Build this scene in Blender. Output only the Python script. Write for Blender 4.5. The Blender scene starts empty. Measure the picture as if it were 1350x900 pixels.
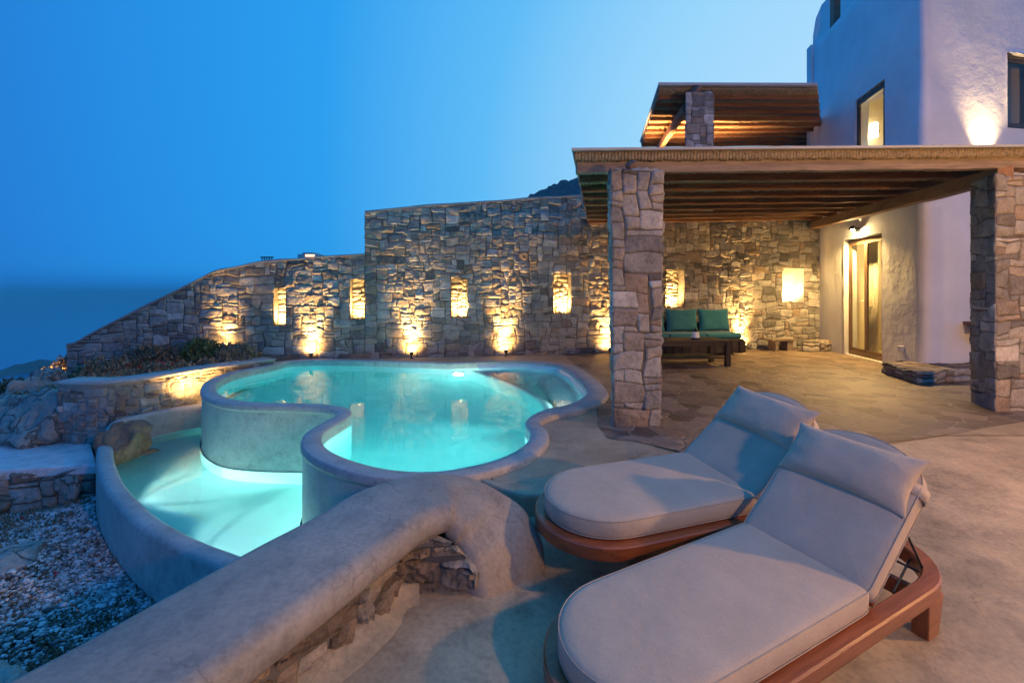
import bpy, bmesh, math, random
import numpy as np
from mathutils import Vector, Matrix, Euler
np.seterr(all='ignore'); random.seed(7); rng = np.random.default_rng(7)
C = bpy.context.scene.collection
F, CX, HZ, EYE = 640.0, 675.0, 384.0, 1.45      # focal length in px of a 1350 px frame, eye height in m
PI = math.pi

def P(x, y, z=0.0):                              # point seen at pixel x,y that lies at height z
    Y = F*(EYE-z)/(y-HZ); return Vector(((x-CX)/F*Y, Y, z))
def D(x, y, Y): return Vector(((x-CX)/F*Y, Y, EYE-(y-HZ)/F*Y))

# ------------------------------------------------------------------ object helpers
def tag(o, label=None, cat=None, group=None, kind=None):
    if label: o['label'] = label
    if cat: o['category'] = cat
    if group: o['group'] = group
    if kind: o['kind'] = kind
    return o
def thing(name, label, cat, loc=(0,0,0), rot=(0,0,0), group=None):
    o = bpy.data.objects.new(name, None); C.objects.link(o)
    o.empty_display_size = .1
    o.location = loc; o.rotation_euler = rot
    return tag(o, label, cat, group)
def link(name, me, m=None, parent=None, smooth=True):
    o = bpy.data.objects.new(name, me); C.objects.link(o)
    if m and not me.materials: me.materials.append(m)
    if smooth: me.polygons.foreach_set('use_smooth', [True]*len(me.polygons))
    if parent: o.parent = parent
    return o
def sharp(o, a=35):
    o.data.set_sharp_from_angle(angle=math.radians(a)); return o
def mesh(name, verts, faces, m=None, parent=None, smooth=True):
    me = bpy.data.meshes.new(name); me.from_pydata([tuple(v) for v in verts], [], faces); me.update()
    return link(name, me, m, parent, smooth)
def qmesh(name, V, Q, m=None, parent=None, smooth=True, tone=None, T=None):
    """numpy mesh: quads Q (and triangles T)"""
    me = bpy.data.meshes.new(name)
    V = np.asarray(V, dtype=np.float32); nq = 0 if Q is None else len(Q); nt = 0 if T is None else len(T)
    me.vertices.add(len(V)); me.vertices.foreach_set('co', V.ravel())
    idx = []; 
    if nq: idx.append(np.asarray(Q, dtype=np.int32).ravel())
    if nt: idx.append(np.asarray(T, dtype=np.int32).ravel())
    idx = np.concatenate(idx); me.loops.add(len(idx)); me.loops.foreach_set('vertex_index', idx)
    me.polygons.add(nq+nt)
    st = np.concatenate([np.arange(nq)*4, nq*4+np.arange(nt)*3]).astype(np.int32)
    me.polygons.foreach_set('loop_start', st)
    me.update(calc_edges=True); me.validate()
    if tone is not None:
        a = me.attributes.new('tone', 'FLOAT', 'POINT'); a.data.foreach_set('value', np.asarray(tone, dtype=np.float32))
    return link(name, me, m, parent, smooth)
def bm_obj(name, bm, m=None, parent=None, smooth=False, bevel=0, seg=2):
    me = bpy.data.meshes.new(name); bmesh.ops.recalc_face_normals(bm, faces=bm.faces[:]); bm.to_mesh(me); bm.free()
    o = link(name, me, m, parent, smooth)
    if bevel:
        md = o.modifiers.new('bevel', 'BEVEL'); md.width = bevel; md.segments = seg; md.limit_method = 'ANGLE'; md.harden_normals = False
    return o
def bx(bm, c, s, M=None):
    vs = []
    for dx in (-.5,.5):
        for dy in (-.5,.5):
            for dz in (-.5,.5):
                v = Vector((c[0]+dx*s[0], c[1]+dy*s[1], c[2]+dz*s[2]))
                vs.append(bm.verts.new(M@v if M else v))
    for f in ((0,1,3,2),(4,6,7,5),(0,4,5,1),(2,3,7,6),(0,2,6,4),(1,5,7,3)): bm.faces.new([vs[i] for i in f])
def hexa(bm, b, t):                              # box from 4 bottom and 4 top points
    B = [bm.verts.new(v) for v in b]; T = [bm.verts.new(v) for v in t]
    bm.faces.new(B[::-1]); bm.faces.new(T)
    for i in range(4): bm.faces.new((B[i], B[(i+1)%4], T[(i+1)%4], T[i]))
def cyl(bm, p0, p1, r0, r1=None, n=12, caps=True):
    p0, p1 = Vector(p0), Vector(p1); r1 = r0 if r1 is None else r1
    d = (p1-p0).normalized(); a = d.orthogonal().normalized(); b = d.cross(a)
    R = []
    for p, r in ((p0,r0),(p1,r1)):
        R.append([bm.verts.new(p+a*r*math.cos(2*PI*i/n)+b*r*math.sin(2*PI*i/n)) for i in range(n)])
    for i in range(n): bm.faces.new((R[0][i], R[0][(i+1)%n], R[1][(i+1)%n], R[1][i]))
    if caps: bm.faces.new(R[0][::-1]); bm.faces.new(R[1])
def beam_mesh(bm, p0, p1, w, h, seg=10, rough=.006):
    """slightly uneven hewn beam from p0 to p1 (centre line)"""
    p0, p1 = Vector(p0), Vector(p1); d = p1-p0; side = Vector((d.y,-d.x,0)).normalized(); up = side.cross(d.normalized())
    if up.z < 0: up = -up
    rings = []
    for i in range(seg+1):
        c = p0 + d*(i/seg) + up*random.uniform(-rough,rough)
        ring = []
        for a, b in ((-1,-1),(-.8,-1.05),(.8,-1.05),(1,-1),(1.03,0),(1,1),(-1,1),(-1.03,0)):
            ring.append(bm.verts.new(c + side*(a*w/2+random.uniform(-rough,rough)*.6) + up*(b*h/2+random.uniform(-rough,rough)*.6)))
        rings.append(ring)
    for i in range(seg):
        for j in range(8): bm.faces.new((rings[i][j], rings[i][(j+1)%8], rings[i+1][(j+1)%8], rings[i+1][j]))
    bm.faces.new(rings[0][::-1]); bm.faces.new(rings[-1])

# ------------------------------------------------------------------ noise and curves
def _h(i, j, k, s):
    n = (i*374761393 + j*668265263 + k*2147483647 + s*974634777) & 0xffffffff
    n = ((n ^ (n >> 13)) * 1274126177) & 0xffffffff
    n = ((n ^ (n >> 16)) * 2246822519) & 0xffffffff
    return ((n ^ (n >> 15)) & 0xffffff) / float(0xffffff) * 2 - 1
def vn(x, y, z, s=0):
    x, y, z = np.asarray(x, float), np.asarray(y, float), np.asarray(z, float)
    x, y, z = np.broadcast_arrays(x, y, z)
    i, j, k = np.floor(x).astype(np.int64), np.floor(y).astype(np.int64), np.floor(z).astype(np.int64)
    u, v, w = x-i, y-j, z-k; u = u*u*(3-2*u); v = v*v*(3-2*v); w = w*w*(3-2*w)
    r = 0
    for a in (0,1):
        for b in (0,1):
            for c in (0,1):
                r = r + _h(i+a, j+b, k+c, s)*(u if a else 1-u)*(v if b else 1-v)*(w if c else 1-w)
    return r
def fbm(x, y, z, s=0, o=4):
    r, a = 0, 1
    for k in range(o):
        r = r + a*vn(np.asarray(x)*2**k+k*7.3, np.asarray(y)*2**k+k*3.1, np.asarray(z)*2**k+k*1.7, s+k); a *= .5
    return r
def catmull(pts, n=8, closed=True):
    pts = [np.array(p, float) for p in pts]; N = len(pts); out = []
    rngi = range(N if closed else N-1)
    for i in rngi:
        if closed: p0,p1,p2,p3 = pts[i-1], pts[i], pts[(i+1)%N], pts[(i+2)%N]
        else: p0,p1,p2,p3 = pts[max(i-1,0)], pts[i], pts[i+1], pts[min(i+2,N-1)]
        for k in range(n):
            t = k/n
            out.append(.5*((2*p1)+(-p0+p2)*t+(2*p0-5*p1+4*p2-p3)*t*t+(-p0+3*p1-3*p2+p3)*t**3))
    if not closed: out.append(pts[-1])
    return np.array(out)
def resample(c, n, closed=True):
    c = np.asarray(c); cc = np.vstack([c, c[:1]]) if closed else c
    s = np.concatenate([[0], np.cumsum(np.linalg.norm(np.diff(cc[:, :2], axis=0), axis=1))])
    t = np.linspace(0, s[-1], n, endpoint=not closed)
    return np.stack([np.interp(t, s, cc[:, k]) for k in range(cc.shape[1])], axis=1)
def normals2(c, closed=True):
    """left normals of a 2D curve"""
    if closed: d = np.roll(c, -1, 0)-np.roll(c, 1, 0)
    else: d = np.gradient(c, axis=0)
    d = d[:, :2]/np.linalg.norm(d[:, :2], axis=1)[:, None]
    return np.stack([-d[:, 1], d[:, 0]], axis=1)
def area2(c): return .5*np.sum(c[:,0]*np.roll(c[:,1],-1)-np.roll(c[:,0],-1)*c[:,1])

# ------------------------------------------------------------------ materials
def mat(name):
    m = bpy.data.materials.new(name); m.use_nodes = True; nt = m.node_tree
    b = nt.nodes['Principled BSDF']; return m, nt, b
def N(nt, t, **kw):
    n = nt.nodes.new(t)
    for k, v in kw.items():
        if k in n.inputs.keys(): n.inputs[k].default_value = v
        else: setattr(n, k, v)
    return n
def ramp(nt, fac, stops):
    r = nt.nodes.new('ShaderNodeValToRGB'); e = r.color_ramp.elements
    while len(e) < len(stops): e.new(.5)
    for el, (p, c) in zip(e, stops): el.position = p; el.color = (*c, 1) if len(c) == 3 else c
    nt.links.new(fac, r.inputs[0]); return r.outputs[0]
def mixc(nt, f, a, b, mode='MIX'):
    m = nt.nodes.new('ShaderNodeMix'); m.data_type = 'RGBA'; m.blend_type = mode
    for s, v in ((0, f), (6, a), (7, b)):
        if hasattr(v, 'links'): nt.links.new(v, m.inputs[s])
        else: m.inputs[s].default_value = v if s == 0 else (*v, 1)
    return m.outputs[2]
def noise(nt, vec, sc, det=4, rough=.55):
    n = nt.nodes.new('ShaderNodeTexNoise'); n.inputs['Scale'].default_value = sc
    n.inputs['Detail'].default_value = det; n.inputs['Roughness'].default_value = rough
    nt.links.new(vec, n.inputs['Vector']); return n.outputs['Fac']
def bump(nt, bsdf, h, strength=.3, dist=.02, prev=None):
    n = nt.nodes.new('ShaderNodeBump'); n.inputs['Strength'].default_value = strength; n.inputs['Distance'].default_value = dist
    nt.links.new(h, n.inputs['Height'])
    if prev: nt.links.new(prev, n.inputs['Normal'])
    nt.links.new(n.outputs[0], bsdf.inputs['Normal']); return n.outputs[0]
def pos(nt):
    return nt.nodes.new('ShaderNodeNewGeometry').outputs['Position']
def objc(nt): return nt.nodes.new('ShaderNodeTexCoord').outputs['Object']

def simple(name, c, rough=.6, var=.15, sc=8, bmp=.15, metal=0, coord='obj', spec=None, bd=.01):
    m, nt, b = mat(name); v = objc(nt) if coord == 'obj' else pos(nt)
    f = noise(nt, v, sc, 5)
    lo = tuple(max(0, k*(1-var)) for k in c); hi = tuple(min(1, k*(1+var)) for k in c)
    nt.links.new(ramp(nt, f, [(.3, lo), (.7, hi)]), b.inputs['Base Color'])
    b.inputs['Roughness'].default_value = rough; b.inputs['Metallic'].default_value = metal
    if spec is not None: b.inputs['Specular IOR Level'].default_value = spec
    if bmp: bump(nt, b, noise(nt, v, sc*6, 4), bmp, bd)
    return m

def stone_mat(name, stops, bs=1.0, scale=1.0):
    m, nt, b = mat(name); v = pos(nt)
    a = N(nt, 'ShaderNodeAttribute', attribute_name='tone')
    base = ramp(nt, a.outputs['Fac'], stops)
    n1 = noise(nt, v, 5*scale, 6, .65); n2 = noise(nt, v, 28*scale, 6, .7)
    base = mixc(nt, .8, base, ramp(nt, n1, [(.3, (.55,.53,.5)), (.55, (1,1,1)), (.75, (1.25,1.2,1.1))]), 'MULTIPLY')
    base = mixc(nt, .6, base, ramp(nt, n2, [(.3, (.5,.5,.5)), (.5, (1,1,1)), (.72, (1.3,1.28,1.22))]), 'MULTIPLY')
    nt.links.new(base, b.inputs['Base Color']); b.inputs['Roughness'].default_value = .88
    b.inputs['Specular IOR Level'].default_value = .25
    p = bump(nt, b, n1, .5*bs, .05); bump(nt, b, n2, .55*bs, .02, p)
    return m
S_STOPS = [(0,(.20,.185,.17)),(.2,(.30,.28,.25)),(.4,(.38,.36,.32)),(.55,(.33,.29,.24)),(.7,(.42,.39,.34)),(.85,(.36,.27,.19)),(1,(.50,.47,.42))]
S_STOPS = [(0,(.14,.135,.13)),(.15,(.28,.275,.26)),(.35,(.41,.40,.375)),(.5,(.32,.28,.235)),(.65,(.46,.45,.42)),(.8,(.35,.265,.19)),(.9,(.26,.26,.26)),(1,(.60,.585,.55))]
M_STONE = stone_mat('rubble_stone', S_STOPS, 1.5)
M_STONEW = stone_mat('warm_rubble_stone', [(0,(.20,.15,.11)),(.3,(.34,.25,.17)),(.6,(.42,.32,.22)),(.8,(.30,.26,.22)),(1,(.45,.38,.3))], 1.2, 1.6)
M_MORTAR = simple('mortar', (.13,.115,.095), .95, .3, 10, .4, coord='pos')
def rock_mat(*a):
    m = stone_mat(*a); nt = m.node_tree; b = nt.nodes['Principled BSDF']; v = pos(nt)
    vo = N(nt, 'ShaderNodeTexVoronoi', feature='DISTANCE_TO_EDGE'); vo.inputs['Scale'].default_value = 2.2
    nz = N(nt, 'ShaderNodeTexNoise'); nz.inputs['Scale'].default_value = 3; nz.inputs['Detail'].default_value = 5; nt.links.new(v, nz.inputs['Vector'])
    wv = nt.nodes.new('ShaderNodeVectorMath'); wv.operation = 'MULTIPLY_ADD'; wv.inputs[1].default_value = (.8,.8,.8); nt.links.new(nz.outputs['Color'], wv.inputs[0]); nt.links.new(v, wv.inputs[2]); nt.links.new(wv.outputs[0], vo.inputs['Vector'])
    k = ramp(nt, vo.outputs['Distance'], [(0,(0,0,0)),(.05,(1,1,1))]); prev = b.inputs['Normal'].links[0].from_socket
    bump(nt, b, k, .9, .06, prev); return m
M_ROCK = rock_mat('granite_boulder', [(0,(.24,.22,.2)),(.5,(.36,.34,.31)),(1,(.46,.44,.4))], 1.5, .7)
M_ROCKB = stone_mat('brown_boulder', [(0,(.2,.13,.09)),(1,(.3,.2,.14))], 1.3, 1)

def screed(name, c, var=.22, sc=1.2, streak=True, rough=.55, crack=False):
    m, nt, b = mat(name); v = pos(nt)
    f = noise(nt, v, sc, 7, .62); g = noise(nt, v, sc*5, 6, .7); h = noise(nt, v, sc*40, 3)
    lo = tuple(k*(1-var) for k in c); hi = tuple(k*(1+var) for k in c)
    col = ramp(nt, f, [(.32, lo), (.5, c), (.68, hi)])
    col = mixc(nt, .7, col, ramp(nt, g, [(.3,(.56,.54,.52)),(.5,(1,1,1)),(.7,(1.24,1.2,1.14))]), 'MULTIPLY')
    col = mixc(nt, .28, col, ramp(nt, h, [(.3,(.6,.6,.6)),(.6,(1.15,1.15,1.15))]), 'MULTIPLY')
    if crack:
        vo = N(nt, 'ShaderNodeTexVoronoi', feature='DISTANCE_TO_EDGE'); vo.inputs['Scale'].default_value = .55
        wv = nt.nodes.new('ShaderNodeVectorMath'); wv.operation = 'ADD'; nz = N(nt, 'ShaderNodeTexNoise'); nz.inputs['Scale'].default_value = 2.5; nz.inputs['Detail'].default_value = 6
        nt.links.new(v, nz.inputs['Vector']); nt.links.new(v, wv.inputs[0]); nt.links.new(nz.outputs['Color'], wv.inputs[1]); nt.links.new(wv.outputs[0], vo.inputs['Vector'])
        col = mixc(nt, .45, col, ramp(nt, vo.outputs['Distance'], [(.0,(.4,.38,.36)),(.004,(1,1,1))]), 'MULTIPLY')
    nt.links.new(col, b.inputs['Base Color'])
    r = ramp(nt, g, [(.3,(rough-.12,)*3),(.7,(rough+.15,)*3)]); nt.links.new(r, b.inputs['Roughness'])
    p = bump(nt, b, g, .12, .03); bump(nt, b, h, .12, .006, p)
    return m
M_SCREED = screed('polished_screed', (.42,.33,.215), .36, .9, crack=True, rough=.5)
M_PARA = screed('parapet_plaster', (.33,.28,.235), .24, 1.1, crack=True)
M_COPING = screed('pool_coping_screed', (.46,.43,.40), .16, 2.0)
M_POOLWALL = screed('pool_outer_plaster', (.44,.46,.42), .10, 1.4)
M_CAP = screed('wall_cap_cement', (.30,.30,.29), .2, 2)
M_SLAB = screed('pale_concrete', (.62,.64,.66), .06, 1.5)

def flag_mat():
    m, nt, b = mat('flagstone'); v = pos(nt)
    nz = N(nt, 'ShaderNodeTexNoise'); nz.inputs['Scale'].default_value = 2.2; nz.inputs['Detail'].default_value = 3
    nt.links.new(v, nz.inputs['Vector'])
    sub = nt.nodes.new('ShaderNodeVectorMath'); sub.operation = 'MULTIPLY_ADD'; sub.inputs[1].default_value = (.35,.35,0)
    nt.links.new(nz.outputs['Color'], sub.inputs[0]); nt.links.new(v, sub.inputs[2])
    e = N(nt, 'ShaderNodeTexVoronoi', feature='DISTANCE_TO_EDGE'); c = N(nt, 'ShaderNodeTexVoronoi', feature='F1')
    for t in (e, c): t.voronoi_dimensions = '2D'; t.inputs['Scale'].default_value = 3.4; nt.links.new(sub.outputs[0], t.inputs['Vector'])
    sep = nt.nodes.new('ShaderNodeSeparateColor'); nt.links.new(c.outputs['Color'], sep.inputs[0])
    st = ramp(nt, sep.outputs[0], [(0,(.10,.07,.055)),(.35,(.23,.165,.115)),(.7,(.33,.25,.18)),(1,(.16,.125,.10))])
    g = noise(nt, v, 9, 6, .65)
    st = mixc(nt, .8, st, ramp(nt, g, [(.3,(.6,.6,.6)),(.55,(1,1,1)),(.75,(1.35,1.3,1.25))]), 'MULTIPLY')
    j = ramp(nt, e.outputs['Distance'], [(.012,(0,0,0)),(.045,(1,1,1))])
    col = mixc(nt, j, (.30,.24,.185), st)
    nt.links.new(col, b.inputs['Base Color'])
    nt.links.new(ramp(nt, g, [(.3,(.3,)*3),(.7,(.6,)*3)]), b.inputs['Roughness'])
    p = bump(nt, b, j, .5, .012); bump(nt, b, g, .8, .04, p)
    return m
M_FLAG = flag_mat()

def plaster_mat():
    m, nt, b = mat('white_plaster'); v = pos(nt)
    f = noise(nt, v, 1.3, 6, .6)
    nt.links.new(ramp(nt, f, [(.3,(.74,.75,.75)),(.7,(.87,.88,.88))]), b.inputs['Base Color'])
    b.inputs['Roughness'].default_value = .8
    p = bump(nt, b, f, .6, .06); p = bump(nt, b, noise(nt, v, 5, 4), .35, .02, p); bump(nt, b, noise(nt, v, 22, 4), .2, .008, p)
    return m
M_PLASTER = plaster_mat()
M_INNER = simple('interior_plaster', (.72,.62,.45), .8, .05, 3, .05, coord='pos')

def wood_mat(name, a, b_, sc=1.0, rough=.45, axis='x', coat=0, coord='obj'):
    m, nt, b = mat(name); v = objc(nt) if coord == 'obj' else pos(nt)
    mp = N(nt, 'ShaderNodeMapping')
    s = {'x': (.35,6,6), 'y': (6,.35,6), 'z': (6,6,.35)}[axis]
    mp.inputs['Scale'].default_value = [k*sc for k in s]; nt.links.new(v, mp.inputs['Vector'])
    f = noise(nt, mp.outputs[0], 3, 7, .65); g = noise(nt, mp.outputs[0], 16, 4, .6); h = noise(nt, v, 1.2, 2)
    col = ramp(nt, f, [(.3, a), (.7, b_)])
    col = mixc(nt, .5, col, ramp(nt, g, [(.35,(.6,.58,.55)),(.6,(1.08,1.06,1.04))]), 'MULTIPLY')
    col = mixc(nt, .5, col, ramp(nt, h, [(.3,(.75,.75,.75)),(.7,(1.2,1.2,1.2))]), 'MULTIPLY')
    nt.links.new(col, b.inputs['Base Color']); b.inputs['Roughness'].default_value = rough
    if coat: b.inputs['Coat Weight'].default_value = coat; b.inputs['Coat Roughness'].default_value = .2
    bump(nt, b, g, .25, .004)
    return m
M_IROKO = wood_mat('oiled_hardwood', (.20,.055,.02), (.40,.13,.048), 1, .36, 'x', .25)
M_BEAM = wood_mat('old_beam_wood', (.13,.06,.032), (.27,.135,.07), .8, .7, 'x', 0, 'pos')
M_BEAMW = wood_mat('weathered_fascia_wood', (.16,.125,.10), (.34,.275,.22), .8, .75, 'x', 0, 'pos')
M_BEAMY = wood_mat('long_beam_wood', (.20,.11,.06), (.36,.21,.12), .8, .7, 'y', 0, 'pos')
M_DARKW = wood_mat('dark_stained_wood', (.018,.013,.010), (.05,.032,.022), 1, .5, 'x')
M_DOORW = wood_mat('door_wood', (.10,.055,.03), (.20,.12,.07), 1, .45, 'z')

def reed_mat(name, lo, hi):
    m, nt, b = mat(name); v = pos(nt)
    mp = N(nt, 'ShaderNodeMapping'); mp.inputs['Scale'].default_value = (38, 1.3, 38); nt.links.new(v, mp.inputs['Vector'])
    f = noise(nt, mp.outputs[0], 1, 4, .7)
    nt.links.new(ramp(nt, f, [(.3, lo), (.7, hi)]), b.inputs['Base Color']); b.inputs['Roughness'].default_value = .65
    bump(nt, b, f, .6, .01); return m
M_REED = reed_mat('reed_cane', (.10,.08,.05), (.40,.32,.19))

def fabric(name, c, var=.06):
    m, nt, b = mat(name); v = objc(nt)
    w = N(nt, 'ShaderNodeTexWave'); w.inputs['Scale'].default_value = 160; w.inputs['Distortion'].default_value = 1; nt.links.new(v, w.inputs['Vector'])
    f = noise(nt, v, 4, 5, .6); g = noise(nt, v, 300, 2)
    col = ramp(nt, f, [(.3, tuple(k*(1-var) for k in c)), (.7, tuple(k*(1+var) for k in c))])
    col = mixc(nt, .6, col, ramp(nt, g, [(.3,(.72,.72,.72)),(.7,(1.12,1.12,1.12))]), 'MULTIPLY')
    nt.links.new(col, b.inputs['Base Color']); b.inputs['Roughness'].default_value = .92
    b.inputs['Sheen Weight'].default_value = .15; b.inputs['Specular IOR Level'].default_value = .2
    p = bump(nt, b, f, .45, .03); p = bump(nt, b, noise(nt, v, 11, 3), .25, .012, p); bump(nt, b, g, .35, .002, p); return m
M_CUSH = fabric('taupe_canvas', (.53,.43,.325), .09); M_SEAM = fabric('taupe_piping', (.45,.38,.30))
M_TEAL = fabric('teal_canvas', (.03,.17,.23), .1)
M_METAL = simple('dark_metal', (.05,.05,.055), .45, .1, 8, 0, metal=.8)
M_STEEL = simple('steel', (.5,.5,.5), .35, .05, 8, 0, metal=1)
M_FRAME = simple('bronze_frame', (.09,.07,.055), .5, .1, 8, .05)
M_WHITEP = simple('white_plastic', (.75,.75,.74), .4, .03, 8, 0)
M_SHELL = simple('spa_shell', (.72,.76,.78), .22, .04, 4, 0)
M_TRIM = simple('painted_trim_board', (.42,.46,.48), .6, .1, 3, .1, coord='pos')

def emit(name, c, s):
    m = bpy.data.materials.new(name); m.use_nodes = True; nt = m.node_tree; nt.nodes.clear()
    e = nt.nodes.new('ShaderNodeEmission'); e.inputs[0].default_value = (*c, 1); e.inputs[1].default_value = s
    o = nt.nodes.new('ShaderNodeOutputMaterial'); nt.links.new(e.outputs[0], o.inputs[0]); return m
M_EW = emit('lit_warm_lens', (1,.62,.24), 60); M_EP = emit('lit_pool_lens', (.8,1,.95), 1.2)
M_EB = emit('lit_bulb', (1,.82,.5), 14)

def glass_mat():
    m = bpy.data.materials.new('window_glass'); m.use_nodes = True; nt = m.node_tree; nt.nodes.clear()
    t = nt.nodes.new('ShaderNodeBsdfTransparent'); t.inputs[0].default_value = (.93,.95,.94,1)
    g = nt.nodes.new('ShaderNodeBsdfGlossy'); g.inputs['Roughness'].default_value = .02
    f = nt.nodes.new('ShaderNodeFresnel'); f.inputs[0].default_value = 1.5
    mx = nt.nodes.new('ShaderNodeMixShader'); o = nt.nodes.new('ShaderNodeOutputMaterial')
    geo = nt.nodes.new('ShaderNodeNewGeometry'); inv = nt.nodes.new('ShaderNodeMath'); inv.operation = 'SUBTRACT'; inv.inputs[0].default_value = 1
    mm = nt.nodes.new('ShaderNodeMath'); mm.operation = 'MULTIPLY'; nt.links.new(geo.outputs['Backfacing'], inv.inputs[1]); nt.links.new(inv.outputs[0], mm.inputs[0]); nt.links.new(f.outputs[0], mm.inputs[1])
    nt.links.new(mm.outputs[0], mx.inputs[0]); nt.links.new(t.outputs[0], mx.inputs[1]); nt.links.new(g.outputs[0], mx.inputs[2]); nt.links.new(mx.outputs[0], o.inputs[0]); return m
M_GLASS = glass_mat()

def water_mat(name, absorb, dens, bs=.08):
    m = bpy.data.materials.new(name); m.use_nodes = True; nt = m.node_tree; nt.nodes.clear()
    g = nt.nodes.new('ShaderNodeBsdfGlass'); g.inputs['IOR'].default_value = 1.33; g.inputs['Roughness'].default_value = .0
    v = pos(nt); mp = N(nt, 'ShaderNodeMapping'); mp.inputs['Scale'].default_value = (1, .7, 1); nt.links.new(v, mp.inputs['Vector'])
    h = noise(nt, mp.outputs[0], 3.5, 3, .55)
    b = nt.nodes.new('ShaderNodeBump'); b.inputs['Strength'].default_value = bs; b.inputs['Distance'].default_value = .05
    nt.links.new(h, b.inputs['Height']); nt.links.new(b.outputs[0], g.inputs['Normal'])
    o = nt.nodes.new('ShaderNodeOutputMaterial'); nt.links.new(g.outputs[0], o.inputs[0])
    va = nt.nodes.new('ShaderNodeVolumeAbsorption'); va.inputs[0].default_value = (*absorb, 1); va.inputs[1].default_value = dens
    nt.links.new(va.outputs[0], o.inputs['Volume']); return m
M_WATER = water_mat('pool_water', (.0,.80,.82), .50, .05)
M_WATER2 = water_mat('basin_water', (.08,.88,.80), .5, .05)
M_POOLIN = simple('pool_plaster', (.55,.72,.70), .6, .05, 2, .05, coord='pos')

# ------------------------------------------------------------------ rubble masonry
def stonework(L, H, cell, seed, top=None, holes=(), wr=(2,6), hr=(1,3), grid=.03, proud=.02, rnd=.25, gap=.006, disp=.008, jit=.28, vmin=0.0, nf=9):
    """Pack uneven stones over a u,v field; returns (UVD array, quads, tone). d is the height above the mortar."""
    r = np.random.default_rng(seed); nu, nv = int(math.ceil(L/cell)), int(math.ceil(H/cell))
    cu, cv = L/nu, H/nv
    occ = np.zeros((nu, nv), bool)
    for i in range(nu):
        for j in range(nv):
            uc, vc = (i+.5)*cu, (j+.5)*cv
            if top is not None and j*cv > top(uc)-cell*.3: occ[i,j] = True
            for (a,b,c,d) in holes:
                if a < uc < b and c < vc < d: occ[i,j] = True
    ju = r.uniform(-jit, jit, (nu+1, nv+1))*cu; jv = r.uniform(-jit, jit, (nu+1, nv+1))*cv
    def near_hole(u, v):
        for (a,b,c,d) in holes:
            if a-cu*.6 < u < b+cu*.6 and c-cv*.6 < v < d+cv*.6: return True
        return False
    ju[0,:] = ju[-1,:] = 0; jv[:,0] = 0; jv[:,-1] = 0
    Vs, Qs, Ts = [], [], []; nb = 0
    for j in range(nv):
        i = 0
        while i < nu:
            if occ[i,j]: i += 1; continue
            w = r.integers(wr[0], wr[1]+1); h = int(min(r.integers(hr[0], hr[1]+1), 1+w))
            if r.random() < .12: w = wr[1]+1; h = hr[1]
            ww = 1
            while ww < w and i+ww < nu and not occ[i+ww,j]: ww += 1
            rest = 0
            while i+ww+rest < nu and not occ[i+ww+rest,j] and rest < 2: rest += 1
            if rest == 1 and ww < w+1: ww += 1
            hh = 1
            while hh < h and j+hh < nv and not occ[i:i+ww, j+hh].any(): hh += 1
            occ[i:i+ww, j:j+hh] = True
            cs = []
            for (a,b) in ((i,j),(i+ww,j),(i+ww,j+hh),(i,j+hh)):
                u, v = a*cu, b*cv
                if not near_hole(u, v): u += ju[a,b]; v += jv[a,b]
                cs.append((u, v))
            cs = np.array(cs); W = ww*cu; Hh = hh*cv
            m, n = max(3, int(W/grid)+1), max(3, int(Hh/grid)+1)
            s = np.linspace(-1,1,m); t = np.linspace(-1,1,n); S, T = np.meshgrid(s, t, indexing='ij')
            rr = rnd*r.uniform(.5,1.5)
            S2 = S*np.sqrt(np.maximum(0,1-rr*T**4*.5)); T2 = T*np.sqrt(np.maximum(0,1-rr*S**4*.5))
            S2 *= 1-gap*2/W; T2 *= 1-gap*2/Hh
            a, b = (S2+1)/2, (T2+1)/2
            U = (1-a)*(1-b)*cs[0,0]+a*(1-b)*cs[1,0]+a*b*cs[2,0]+(1-a)*b*cs[3,0]
            V = (1-a)*(1-b)*cs[0,1]+a*(1-b)*cs[1,1]+a*b*cs[2,1]+(1-a)*b*cs[3,1]
            wa = min(.024, cell*.36); U0 = U; U = U+wa*vn(U*5.5+3, V*5.5, seed, 21)*(np.minimum(U0, L-U0) > .02); V = V+wa*vn(U0*5.5, V*5.5+9, seed, 22)*(V > .03)
            e = np.maximum(np.abs(S), np.abs(T))
            d0 = proud*r.uniform(.35,1.5)
            Dp = d0 - proud*.7*e**9 + S*r.uniform(-1,1)*proud*.45 + T*r.uniform(-1,1)*proud*.5
            Dp = Dp + disp*fbm(U*nf, V*nf, seed+nb, seed, 3) - disp*1.3*np.abs(vn(U*nf*1.6, V*nf*1.6, nb, seed+5))
            # quarry-split facet
            ang = r.uniform(0, 2*PI); q = S*math.cos(ang)+T*math.sin(ang)-r.uniform(.1,.6); Dp -= np.maximum(q,0)*proud*.8
            if top is not None: V = np.minimum(V, np.vectorize(top)(U))
            ring = [(ii,0) for ii in range(m)]+[(m-1,jj) for jj in range(1,n)]+[(ii,n-1) for ii in range(m-2,-1,-1)]+[(0,jj) for jj in range(n-2,0,-1)]
            pts = np.stack([U.ravel(), V.ravel(), np.maximum(Dp, .002).ravel()], 1)
            sk = np.array([[U[p], V[p], -.015] for p in ring])
            Vs.append(pts); Vs.append(sk)
            idx = np.arange(m*n).reshape(m, n)+nb
            Qs.append(np.stack([idx[:-1,:-1], idx[1:,:-1], idx[1:,1:], idx[:-1,1:]], -1).reshape(-1,4))
            ri = np.array([idx[p] for p in ring]); si = np.arange(len(ring))+nb+m*n
            Qs.append(np.stack([ri, si, np.roll(si,-1), np.roll(ri,-1)], -1))
            Ts.append(np.full(m*n+len(ring), r.random()))
            nb += m*n+len(ring); i += ww
    return np.vstack(Vs), np.vstack(Qs), np.concatenate(Ts)

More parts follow.
